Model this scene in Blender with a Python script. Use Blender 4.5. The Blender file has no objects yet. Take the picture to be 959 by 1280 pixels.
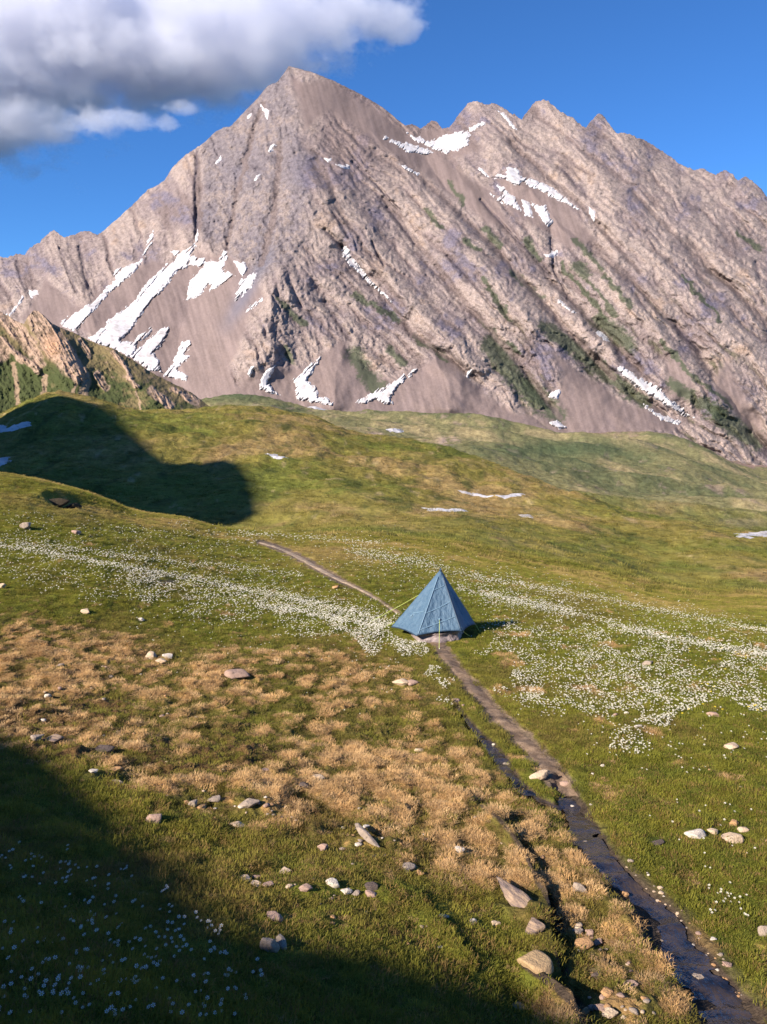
import bpy, bmesh, math, random
import numpy as np
from mathutils import Vector, Euler

random.seed(7)
S = bpy.context.scene
COL = S.collection
R = math.radians

# ------------------------------------------------------------------ camera
F, CX, CY = 1000.0, 479.5, 640.0          # focal length and centre in photo pixels (959 x 1280)
PITCH = math.atan(0.16)
CP, SP = math.cos(PITCH), math.sin(PITCH)
cam = bpy.data.cameras.new('camera')
cam.sensor_fit = 'VERTICAL'
cam.sensor_height = 36.0
cam.lens = 36.0 * F / 1280.0
cam.clip_start = 0.1
cam.clip_end = 30000.0
camo = bpy.data.objects.new('camera', cam)
camo.location = (0, 0, 0)
camo.rotation_euler = (math.pi / 2 - PITCH, 0, 0)
COL.objects.link(camo)
S.camera = camo

# ------------------------------------------------------------------ sky, sun, exposure
SUN_EL, SUN_AZ = R(31), R(49)              # SUN_AZ: how far to the left of straight behind the camera
LS = np.array([-math.sin(SUN_AZ) * math.cos(SUN_EL), -math.cos(SUN_AZ) * math.cos(SUN_EL), math.sin(SUN_EL)])
world = bpy.data.worlds.new('World')
S.world = world
world.use_nodes = True
wn = world.node_tree
wn.nodes.clear()
sky = wn.nodes.new('ShaderNodeTexSky')
sky.sky_type = 'NISHITA'
sky.sun_disc = False
sky.sun_elevation = SUN_EL
sky.sun_rotation = math.atan2(LS[0], LS[1])
sky.altitude = 2500
sky.air_density = 1.0
sky.dust_density = 0.3
sky.ozone_density = 1.6
bg = wn.nodes.new('ShaderNodeBackground')
bg.inputs[1].default_value = 0.058
wo = wn.nodes.new('ShaderNodeOutputWorld')
tint = wn.nodes.new('ShaderNodeMix'); tint.data_type = 'RGBA'; tint.blend_type = 'MULTIPLY'
tint.inputs[0].default_value = 1.0; tint.inputs[7].default_value = (0.45, 0.93, 1.50, 1)
wn.links.new(sky.outputs[0], tint.inputs[6]); wn.links.new(tint.outputs[2], bg.inputs[0])
wn.links.new(bg.outputs[0], wo.inputs[0])
sl = bpy.data.lights.new('sun', 'SUN')
sl.energy = 5.0
sl.angle = R(0.5)
sl.color = (1.0, 0.89, 0.76)
so = bpy.data.objects.new('sun', sl)
so.rotation_euler = Vector(tuple(LS)).to_track_quat('Z', 'Y').to_euler()
so.location = (-30, -30, 60)
COL.objects.link(so)
S.view_settings.view_transform = 'Standard'
S.view_settings.look = 'None'
S.view_settings.gamma = 1.0
S.view_settings.use_curve_mapping = False
S.view_settings.exposure = 1.0
S.cycles.max_bounces = 10
S.cycles.diffuse_bounces = 2
S.cycles.glossy_bounces = 2
S.cycles.transmission_bounces = 3
S.cycles.transparent_max_bounces = 6
S.cycles.volume_bounces = 6
S.cycles.use_denoising = True
S.cycles.use_adaptive_sampling = True

# ------------------------------------------------------------------ helpers
def tag(o, label=None, cat=None, group=None, kind=None):
    if label: o['label'] = label
    if cat: o['category'] = cat
    if group: o['group'] = group
    if kind: o['kind'] = kind
    return o

def mesh_obj(name, V, faces, mats, parent=None, smooth=True, matidx=None):
    """V: (n,3) array; faces: (m,k) int array (k = 3 or 4) or a list of index tuples."""
    me = bpy.data.meshes.new(name)
    V = np.asarray(V, dtype=np.float32)
    if isinstance(faces, np.ndarray):
        m, k = faces.shape
        me.vertices.add(len(V)); me.vertices.foreach_set('co', V.ravel())
        me.loops.add(m * k); me.loops.foreach_set('vertex_index', faces.astype(np.int32).ravel())
        me.polygons.add(m)
        me.polygons.foreach_set('loop_start', np.arange(0, m * k, k, dtype=np.int32))
        me.polygons.foreach_set('loop_total', np.full(m, k, dtype=np.int32))
        me.update(calc_edges=True)
    else:
        me.from_pydata([tuple(map(float, v)) for v in V], [], [tuple(f) for f in faces])
    me.polygons.foreach_set('use_smooth', np.full(len(me.polygons), smooth))
    for m_ in (mats if isinstance(mats, (list, tuple)) else [mats]):
        me.materials.append(m_)
    if matidx is not None:
        me.polygons.foreach_set('material_index', np.asarray(matidx, dtype=np.int32))
    me.validate()
    o = bpy.data.objects.new(name, me)
    COL.objects.link(o)
    if parent is not None: o.parent = parent
    return o

def set_col(o, C, name='col'):
    a = o.data.color_attributes.new(name, 'FLOAT_COLOR', 'POINT')
    n = len(C)
    buf = np.ones((n, 4), dtype=np.float32); buf[:, :3] = C
    a.data.foreach_set('color', buf.ravel())

def empty(name, loc):
    o = bpy.data.objects.new(name, None); COL.objects.link(o); o.location = loc
    o.empty_display_size = 0.2
    return o

def grid_faces(nr, nc):
    i = np.arange(nr - 1)[:, None] * nc + np.arange(nc - 1)[None, :]
    return np.stack([i, i + 1, i + 1 + nc, i + nc], -1).reshape(-1, 4)

def s2l(r, g, b):
    f = lambda c: (c / 255 / 12.92) if c / 255 <= 0.04045 else ((c / 255 + 0.055) / 1.055) ** 2.4
    return np.array([f(r), f(g), f(b)])

def sst(x, a, b):
    t = np.clip((x - a) / (b - a), 0, 1)
    return t * t * (3 - 2 * t)

def _h(ix, iy, seed):
    h = (ix.astype(np.uint32) * np.uint32(374761393) + iy.astype(np.uint32) * np.uint32(668265263)
         + np.uint32((seed * 2246822519) & 0xffffffff))
    h = (h ^ (h >> np.uint32(13))) * np.uint32(1274126177)
    h = h ^ (h >> np.uint32(16))
    return h

def pn(x, y, seed=0):
    """2-D gradient noise, about -1..1"""
    x = np.asarray(x, dtype=np.float64); y = np.asarray(y, dtype=np.float64)
    fx = np.floor(x); fy = np.floor(y)
    ix = fx.astype(np.int64); iy = fy.astype(np.int64)
    dx = (x - fx).astype(np.float32); dy = (y - fy).astype(np.float32)
    u = dx * dx * dx * (dx * (dx * 6 - 15) + 10); v = dy * dy * dy * (dy * (dy * 6 - 15) + 10)
    def g(ox, oy):
        a = _h(ix + ox, iy + oy, seed).astype(np.float32) * np.float32(2 * math.pi / 4294967296.0)
        return np.cos(a) * (dx - ox) + np.sin(a) * (dy - oy)
    a = g(0, 0); b = g(1, 0); c = g(0, 1); d = g(1, 1)
    return 1.5 * ((a + (b - a) * u) * (1 - v) + (c + (d - c) * u) * v)

def fbm(x, y, oct=4, seed=0, gain=0.5, lac=2.03):
    t = 0; a = 1.0; n = 0
    for i in range(oct):
        t = t + a * pn(x, y, seed + i * 17); n += a
        x = x * lac + 13.7; y = y * lac - 7.1; a *= gain
    return t / n * 1.4

def ridged(x, y, oct=5, seed=0, gain=0.55, lac=2.07):
    t = 0; a = 1.0; n = 0; w = 1.0
    for i in range(oct):
        r = 1 - np.abs(pn(x, y, seed + i * 31)) * 1.6
        r = np.clip(r, 0, 1) ** 2
        t = t + a * r * w; n += a
        w = np.clip(r * 1.6, 0.25, 1)
        x = x * lac + 3.3; y = y * lac + 9.2; a *= gain
    return t / n

def pchip(x, xk, yk):
    xk = np.asarray(xk, float); yk = np.asarray(yk, float); x = np.clip(x, xk[0], xk[-1])
    h = np.diff(xk); d = np.diff(yk) / h
    m = np.zeros_like(yk)
    if len(xk) > 2:
        s = d[:-1] * d[1:]
        w1 = 2 * h[1:] + h[:-1]; w2 = h[1:] + 2 * h[:-1]
        with np.errstate(divide='ignore', invalid='ignore'):
            mm = (w1 + w2) / (w1 / d[:-1] + w2 / d[1:])
        m[1:-1] = np.where(s > 0, mm, 0)
    m[0] = d[0]; m[-1] = d[-1]
    i = np.clip(np.searchsorted(xk, x) - 1, 0, len(xk) - 2)
    t = (x - xk[i]) / h[i]
    return ((2*t**3 - 3*t*t + 1) * yk[i] + (t**3 - 2*t*t + t) * h[i] * m[i]
            + (-2*t**3 + 3*t*t) * yk[i+1] + (t**3 - t*t) * h[i] * m[i+1])

def poly_sd(px, py, poly):
    """signed distance to a polygon, negative inside"""
    P = np.asarray(poly, float); Q = np.roll(P, -1, 0)
    d = np.full(px.shape, 1e9); ins = np.zeros(px.shape, bool)
    for (ax, ay), (bx, by) in zip(P, Q):
        ex, ey = bx - ax, by - ay
        t = np.clip(((px - ax) * ex + (py - ay) * ey) / (ex * ex + ey * ey + 1e-9), 0, 1)
        d = np.minimum(d, (px - ax - t * ex) ** 2 + (py - ay - t * ey) ** 2)
        c = ((ay > py) != (by > py))
        with np.errstate(divide='ignore', invalid='ignore'):
            xi = ax + (py - ay) * ex / (ey if ey != 0 else 1e-9)
        ins ^= c & (px < xi)
    d = np.sqrt(d)
    return np.where(ins, -d, d)

def line_d(px, py, pts):
    """distance to a polyline, plus the signed side (positive to the right of travel on the picture)"""
    d = np.full(px.shape, 1e18); sg = np.zeros(px.shape)
    for (ax, ay), (bx, by) in zip(pts[:-1], pts[1:]):
        ex, ey = bx - ax, by - ay
        t = np.clip(((px - ax) * ex + (py - ay) * ey) / (ex * ex + ey * ey + 1e-9), 0, 1)
        qx, qy = px - ax - t * ex, py - ay - t * ey
        dd = qx * qx + qy * qy
        m = dd < d
        d = np.where(m, dd, d); sg = np.where(m, ex * qy - ey * qx, sg)
    return np.sqrt(d), -np.sign(sg)

def blend(C, col, w):
    return C + (np.asarray(col)[None, :] - C) * w[:, None]

# photo pixel <-> ray
def slope_of(py):                       # z / Y along the ray through row py
    d = np.asarray(py, float) - CY
    return (-d * CP - F * SP) / (F * CP - d * SP)
def row_of(s):
    return CY - F * (SP + s * CP) / (CP - s * SP)
def u_of(px, py):                       # X / Y
    return (np.asarray(px, float) - CX) / (F * CP - (np.asarray(py, float) - CY) * SP)
def px_of(u, py):
    return CX + u * (F * CP - (py - CY) * SP)
def at(px, py, Y):
    return np.stack([u_of(px, py) * Y, np.asarray(Y, float) + 0 * np.asarray(px, float), slope_of(py) * Y], -1)

# ------------------------------------------------------------------ material helpers
class NT:
    def __init__(s, name):
        s.m = bpy.data.materials.new(name); s.m.use_nodes = True
        s.t = s.m.node_tree; s.t.nodes.clear()
        s.out = s.t.nodes.new('ShaderNodeOutputMaterial')
    def n(s, typ, ins=None, **kw):
        x = s.t.nodes.new(typ)
        for k, v in kw.items(): setattr(x, k, v)
        for k, v in (ins or {}).items():
            if hasattr(v, 'is_output'): s.t.links.new(v, x.inputs[k])
            else: x.inputs[k].default_value = v
        return x
    def mix(s, fac, a, b, mode='MIX'):
        x = s.t.nodes.new('ShaderNodeMix'); x.data_type = 'RGBA'; x.blend_type = mode
        for i, v in ((0, fac), (6, a), (7, b)):
            if hasattr(v, 'is_output'): s.t.links.new(v, x.inputs[i])
            elif i == 0: x.inputs[0].default_value = v
            else: x.inputs[i].default_value = (*v[:3], 1)
        return x.outputs[2]
    def ramp(s, fac, stops):
        x = s.t.nodes.new('ShaderNodeValToRGB'); s.t.links.new(fac, x.inputs[0])
        e = x.color_ramp.elements
        while len(e) < len(stops): e.new(0.5)
        for q, (p, c) in zip(e, stops):
            q.position = p; q.color = (c, c, c, 1) if not hasattr(c, '__len__') else (*c[:3], 1)
        return x.outputs[0]
    def math(s, op, a, b=0.0, clamp=False):
        x = s.t.nodes.new('ShaderNodeMath'); x.operation = op; x.use_clamp = clamp
        for i, v in enumerate((a, b)):
            if hasattr(v, 'is_output'): s.t.links.new(v, x.inputs[i])
            else: x.inputs[i].default_value = v
        return x.outputs[0]
    def noise(s, vec, scale, detail=4, rough=0.6, out=0, dim='3D'):
        x = s.n('ShaderNodeTexNoise', {'Scale': scale, 'Detail': detail, 'Roughness': rough}, noise_dimensions=dim)
        if vec is not None: s.t.links.new(vec, x.inputs['Vector'])
        return x.outputs[out]
    def surf(s, sh): s.t.links.new(sh, s.out.inputs[0]); return s.m

def plain_mat(name, col, rough=0.8, spec=0.2, var=0.25, scale=20.0, bump=0.0, bscale=60.0, transl=0.0):
    k = NT(name); tc = k.n('ShaderNodeTexCoord').outputs['Object']
    n = k.noise(tc, scale, 5)
    f = k.ramp(n, [(0.3, 1 - var), (0.7, 1 + var)])
    c = k.mix(1.0, col, f, 'MULTIPLY')
    b = k.n('ShaderNodeBsdfPrincipled', {'Base Color': c, 'Roughness': rough, 'Specular IOR Level': spec})
    if bump:
        bp = k.n('ShaderNodeBump', {'Height': k.noise(tc, bscale, 6), 'Strength': bump, 'Distance': 0.02})
        k.t.links.new(bp.outputs[0], b.inputs['Normal'])
    sh = b.outputs[0]
    if transl:
        tr = k.n('ShaderNodeBsdfTranslucent', {'Color': c})
        sh = k.n('ShaderNodeMixShader', {0: transl, 1: sh, 2: tr.outputs[0]}).outputs[0]
    return k.surf(sh)
# ------------------------------------------------------------------ terrain shape
# each knot line: (photo column, distance, photo row) of one line across the land, from the foot of the slope to the far plain
KN = [
 [(-600, 1.0, -1.75), (0, 1.0, -1.95), (480, 1.0, -2.2), (959, 1.0, -2.35), (1600, 1.0, -2.4)],        # height instead of row
 [(-600, 2.5, 1280), (0, 3.0, 1280), (240, 3.4, 1280), (480, 3.8, 1280), (700, 4.2, 1280), (959, 4.35, 1280), (1600, 4.3, 1280)],
 [(-600, 3.9, 1100), (0, 4.6, 1100), (240, 5.1, 1100), (480, 5.6, 1100), (700, 6.1, 1100), (959, 6.2, 1100), (1600, 6.0, 1100)],
 [(-600, 6.4, 950), (0, 7.4, 950), (240, 8.2, 950), (480, 9.0, 950), (700, 9.3, 950), (959, 9.1, 950), (1600, 8.6, 950)],
 [(-600, 11.5, 800), (0, 13.5, 800), (240, 15.2, 800), (480, 16.4, 800), (560, 16.6, 800), (700, 16.9, 800), (959, 16.0, 803), (1600, 13, 830)],
 [(-600, 17, 680), (0, 20, 685), (110, 20.5, 693), (240, 23, 705), (330, 25, 710), (430, 26, 708), (560, 27, 716), (700, 25, 742), (800, 22, 768), (959, 19, 789), (1600, 15.5, 815)],
 [(-600, 27, 560), (0, 30, 595), (60, 30.5, 607), (110, 31, 621), (165, 32, 640), (230, 33, 651), (270, 34, 662), (330, 35, 668), (430, 40, 669), (560, 42, 681), (700, 40, 713), (800, 34, 744), (959, 24, 774), (1600, 18, 806)],
 [(-600, 44, 596), (0, 48, 624), (110, 50, 645), (240, 52, 671), (330, 55, 675), (430, 55, 661), (560, 56, 668), (700, 52, 699), (800, 44, 732), (959, 32, 757), (1600, 24, 795)],
 [(-600, 66, 610), (0, 72, 640), (110, 75, 645), (240, 75, 650), (330, 72, 651), (430, 72, 645), (560, 75, 645), (700, 64, 682), (800, 54, 719), (959, 40, 745), (1600, 30, 786)],
 [(-600, 100, 575), (0, 105, 572), (110, 108, 565), (240, 108, 572), (330, 105, 582), (430, 105, 590), (560, 105, 612), (700, 90, 650), (800, 76, 690), (959, 56, 725), (1600, 42, 772)],
 [(-600, 150, 560), (-60, 140, 536), (0, 140, 519), (38, 143, 499), (80, 146, 490), (110, 150, 495), (150, 152, 508), (190, 158, 512), (240, 165, 512), (300, 172, 508), (340, 176, 510), (400, 176, 524),
  (440, 170, 539), (500, 160, 549), (560, 150, 561), (620, 140, 580), (680, 128, 601), (720, 120, 619), (780, 106, 638), (880, 88, 662), (959, 76, 687), (1600, 60, 745)],
 [(-600, 190, 580), (0, 180, 545), (80, 185, 516), (150, 190, 535), (240, 205, 538), (340, 220, 535), (440, 215, 556), (560, 190, 577), (620, 175, 595), (720, 150, 637), (800, 135, 662), (959, 98, 706), (1600, 80, 760)],
 [(-600, 320, 560), (0, 310, 540), (340, 330, 533), (440, 340, 548), (560, 340, 568), (620, 330, 588), (700, 300, 617), (800, 230, 645), (959, 180, 676), (1600, 140, 720)],
 [(-600, 620, 530), (0, 600, 525), (340, 600, 522), (440, 600, 532), (560, 550, 549), (620, 520, 562), (700, 470, 590), (800, 420, 614), (959, 360, 638), (1600, 300, 680)],
 [(-600, 1000, 512), (0, 950, 508), (330, 950, 511), (430, 1000, 514), (560, 1000, 520), (700, 1000, 541), (800, 1000, 545), (959, 950, 588), (1600, 900, 640)],
 [(-600, 1700, 500), (0, 1700, 500), (430, 1700, 508), (700, 1700, 520), (959, 1700, 545), (1600, 1700, 560)],
]
UC = np.concatenate([np.linspace(-1.5, -0.56, 50, endpoint=False), np.linspace(-0.56, 0.56, 720), np.linspace(0.56, 1.5, 51)[1:]])
LY = np.concatenate([np.linspace(math.log(1.0), math.log(2.6), 30, endpoint=False),
                     np.linspace(math.log(2.6), math.log(60), 1050, endpoint=False),
                     np.linspace(math.log(60), math.log(1700), 400)])
YR = np.exp(LY)
kl, kz = [], []
for i, kn in enumerate(KN):
    a = np.array(kn, float)
    if i == 0:
        u = (a[:, 0] - CX) / 985; z = a[:, 2]
    else:
        u = u_of(a[:, 0], a[:, 2]); z = slope_of(a[:, 2]) * a[:, 1]
    kl.append(pchip(UC, u, np.log(a[:, 1]))); kz.append(pchip(UC, u, z))
kl = np.array(kl); kz = np.array(kz)
H = np.empty((len(LY), len(UC)))
for j in range(len(UC)):
    H[:, j] = pchip(LY, kl[:, j], kz[:, j])
def smooth_cols(A, n):
    k = np.hanning(n + 2)[1:-1]; k /= k.sum()
    P = np.pad(A, ((0, 0), (n // 2, n // 2)), mode='edge')
    return sum(k[i] * P[:, i:i + A.shape[1]] for i in range(n))
H[:, 50:770] = smooth_cols(H, 15)[:, 50:770]
GU, GY = np.meshgrid(UC, YR)
GX = GU * GY
# far hummocks on the plain: (column, row, distance, height, width across, depth along)
for px, py, Y, h, wx, wy in [(740, 558, 700, 13, 70, 60), (870, 640, 262, 4.5, 62, 13), (840, 600, 430, 6, 90, 22), (940, 612, 360, 5, 40, 18), (690, 588, 480, 6, 60, 26), (780, 572, 600, 8, 90, 30), (930, 590, 560, 8, 70, 28), (640, 553, 760, 8, 90, 40), (850, 540, 900, 11, 50, 110), (600, 545, 620, 6, 120, 60),
                             (300, 500, 640, 17, 55, 80), (500, 524, 800, 8, 120, 60), (690, 585, 420, 3, 60, 26), (930, 610, 420, 4, 60, 25), (800, 585, 520, 4, 80, 25)]:
    X0 = u_of(px, py) * Y
    H += h * np.exp(-((GX - X0) / wx) ** 2 - ((GY - Y) / wy) ** 2)
# relief at several sizes, the bigger ones only where the land is far enough to need them
def relief(X, Y):
    z = 0.010 * fbm(X * 5.5, Y * 5.5, 3, 11) * sst(60 - Y, 0, 30)
    z = z + 0.018 * fbm(X * 3.1, Y * 3.1, 2, 6) * sst(40 - Y, 0, 20) + 0.055 * fbm(X * 1.3, Y * 1.3, 3, 5) + 0.05 * fbm(X * 0.34, Y * 0.34, 2, 8)
    z = z + 0.38 * fbm(X * 0.11, Y * 0.14, 4, 21) * sst(Y, 26, 60) + 0.16 * fbm(X * 0.06 + 0.5 * fbm(X * 0.03, Y * 0.05, 2, 25), Y * 0.42, 3, 27) * sst(Y, 45, 80)
    z = z + 1.1 * fbm(X * 0.033, Y * 0.04, 4, 31) * sst(Y, 60, 120)
    z = z + 4.5 * fbm(X * 0.016, Y * 0.011, 5, 41, 0.55) * sst(Y, 180, 420)
    z = z + 0.5 * fbm(X * 0.25, Y * 0.12, 3, 47) * sst(Y, 70, 110)
    return z
H += relief(GX, GY)
GPY = row_of(H / GY); GPX = px_of(GU, GPY)         # where each ground point falls on the photo: used to lay traced outlines on the land

def line_w(px, py, pts):
    """distance to a traced line divided by its half width there; side; position along it"""
    best = np.full(px.shape, 1e18); nd = np.full(px.shape, 1e9); sg = np.zeros(px.shape); tt = np.zeros(px.shape)
    for i, ((ax, ay, aw), (bx, by, bw)) in enumerate(zip(pts[:-1], pts[1:])):
        ex, ey = bx - ax, by - ay
        t = np.clip(((px - ax) * ex + (py - ay) * ey) / (ex * ex + ey * ey), 0, 1)
        qx, qy = px - ax - t * ex, py - ay - t * ey
        dd = qx * qx + qy * qy; m = dd < best
        best = np.where(m, dd, best); nd = np.where(m, np.sqrt(dd) / (aw + (bw - aw) * t), nd)
        sg = np.where(m, np.sign(ex * qy - ey * qx), sg); tt = np.where(m, i + t, tt)
    return nd, sg, tt

PATH_UP = [(324, 678, 3.5), (345, 684, 5), (372, 696, 5.5), (400, 712, 5.5), (425, 725, 5), (448, 736, 3.5), (470, 748, 3), (500, 768, 3)]
PATH_DN = [(538, 792, 7), (551, 812, 10), (573, 838, 10), (596, 866, 11), (630, 902, 12), (660, 932, 13), (685, 958, 15), (704, 980, 16), (714, 996, 12)]
STREAM = [(700, 968, 7), (711, 1000, 14), (722, 1027, 19), (740, 1062, 21), (766, 1093, 16), (792, 1118, 17), (820, 1146, 22), (846, 1185, 25), (872, 1222, 29), (900, 1256, 32), (926, 1295, 38)]
BROOK = [(562, 868, 3), (578, 893, 4), (595, 915, 5.5), (612, 935, 8), (628, 955, 9), (642, 974, 8), (656, 990, 8), (676, 1002, 6), (700, 1014, 6)]
CUT1 = [(588, 1000, 3), (618, 1022, 5), (640, 1048, 5), (656, 1072, 6), (668, 1104, 7), (684, 1130, 9), (690, 1160, 12), (694, 1200, 12), (702, 1215, 6)]
CUT2 = [(656, 1212, 7), (690, 1236, 11), (718, 1264, 12), (734, 1290, 12)]
CUT3 = [(440, 1096, 4), (480, 1112, 6), (520, 1128, 7), (548, 1150, 7), (575, 1190, 8), (600, 1220, 8)]
near = (GY > 2.0) & (GY < 62)
NP = np.where(near)
px_, py_ = GPX[NP], GPY[NP]
dz = np.zeros(px_.shape)
wob = fbm(GX[NP] * 2.2, GY[NP] * 2.2, 3, 77)
for pts, dep in ((PATH_UP, 0.03), (PATH_DN, 0.05), (STREAM, 0.07), (BROOK, 0.08)):
    nd, sg, tt = line_w(px_, py_, pts)
    dz -= dep * (1 - sst(nd + 0.35 * wob, 0.75, 1.5))
def cut(pts, h):
    """a little earth bank: the ground left of the line stands higher and breaks off"""
    global dz
    nd, sg, tt = line_w(px_ + 5 * wob, py_ + 4 * wob, pts)
    ends = sst(tt, 0, 0.8) * sst(len(pts) - 1 - tt, 0, 0.6)
    up = np.where(sg > 0, 1 - sst(nd, 0.2, 5.0), 0.0)
    dn = np.where(sg <= 0, 1 - sst(nd, 0.7, 2.4), 1 - sst(nd, 0.0, 0.2))
    dz += h * ends * (0.55 * up - 0.75 * np.where(sg > 0, (1 - sst(nd, 0, 0.25)), dn))
for p, h in ((CUT1, 0.20), (CUT2, 0.16), (CUT3, 0.09)):
    cut(p, h)
H[NP] += dz
cush = np.clip(fbm(GX[NP] * 4.2, GY[NP] * 2.8, 3, 881) + 0.25, 0, 1) * (1 - sst(poly_sd(px_, py_, [(-40, 765), (160, 798), (330, 808), (500, 826), (590, 935), (712, 1048), (815, 1150), (880, 1290), (720, 1290), (600, 1115), (400, 1060), (200, 1000), (-40, 930)]), -20, 15))
H[NP] += 0.075 * cush
# the dark undercut hollow in the near rim, and a levelled pad under the tent
d = np.hypot((px_ - 76) / 22, (py_ - 629) / 6)
H[NP] += 0.28 * np.exp(-((px_ - 62) / 26) ** 2 - ((py_ - 620) / 6) ** 2) - 0.16 * np.exp(-((px_ - 80) / 17) ** 2 - ((py_ - 630) / 5) ** 2)
w = np.exp(-((GX - 1.05) / 1.3) ** 4 - ((GY - 17.2) / 1.25) ** 4)
H += (-5.45 - H) * w * 0.9
GPY = row_of(H / GY); GPX = px_of(GU, GPY)

def g_height(X, Y):
    X = np.asarray(X, float); Y = np.asarray(Y, float)
    u = X / Y; l = np.log(Y)
    fu = np.interp(u, UC, np.arange(len(UC))); fl = np.interp(l, LY, np.arange(len(LY)))
    i = np.clip(fl.astype(int), 0, len(LY) - 2); j = np.clip(fu.astype(int), 0, len(UC) - 2)
    a, b = fl - i, fu - j
    return (H[i, j] * (1-a)*(1-b) + H[i+1, j] * a*(1-b) + H[i, j+1] * (1-a)*b + H[i+1, j+1] * a*b)

def g_hit(px, py, ymax=1500):
    """where the ray through a photo pixel meets the ground (nan if it misses)"""
    px = np.atleast_1d(np.asarray(px, float)); py = np.atleast_1d(np.asarray(py, float))
    u = u_of(px, py); s = slope_of(py)
    fu = np.interp(u, UC, np.arange(len(UC))); j = np.clip(fu.astype(int), 0, len(UC) - 2); b = fu - j
    out = np.full((len(px), 3), np.nan)
    for k0 in range(0, len(px), 4000):
        sl_ = slice(k0, k0 + 4000)
        c = H[:, j[sl_]] * (1 - b[sl_]) + H[:, j[sl_] + 1] * b[sl_]
        dlt = YR[:, None] * s[sl_][None, :] - c
        below = (dlt <= 0) & (YR[:, None] > 1.9)
        i = below.argmax(0); ok = below.any(0) & (i > 0)
        i = np.maximum(i, 1); q = np.arange(c.shape[1])
        d0, d1 = dlt[i - 1, q], dlt[i, q]
        t = np.clip(d0 / np.where(d0 - d1 == 0, 1, d0 - d1), 0, 1)
        Y = YR[i - 1] + (YR[i] - YR[i - 1]) * t
        ok &= Y < ymax
        res = np.stack([u[sl_] * Y, Y, s[sl_] * Y], -1)
        res[~ok] = np.nan
        out[sl_] = res
    return out
# ------------------------------------------------------------------ ground colour (plain albedo: turf, dead straw, bare earth)
GREEN = np.array([0.108, 0.112, 0.016]); GREEN_D = np.array([0.040, 0.066, 0.012]); GREEN_Y = np.array([0.225, 0.190, 0.030])
STRAW = np.array([0.400, 0.235, 0.095]); BROWN = np.array([0.105, 0.062, 0.026]); EARTH = np.array([0.165, 0.120, 0.088])
OLIVE = np.array([0.215, 0.182, 0.045]); FARG = np.array([0.205, 0.190, 0.090]); TANH = np.array([0.330, 0.225, 0.095])
STRAW_ZONE = [(-40, 765), (60, 778), (160, 798), (260, 812), (330, 808), (440, 806), (500, 826), (530, 852), (552, 890), (590, 935), (630, 985), (665, 1020), (712, 1048), (760, 1110), (815, 1150), (850, 1220),
              (880, 1290), (720, 1290), (660, 1160), (600, 1115), (500, 1085), (400, 1060), (300, 1030), (200, 1000), (120, 960), (-40, 930)]
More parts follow.
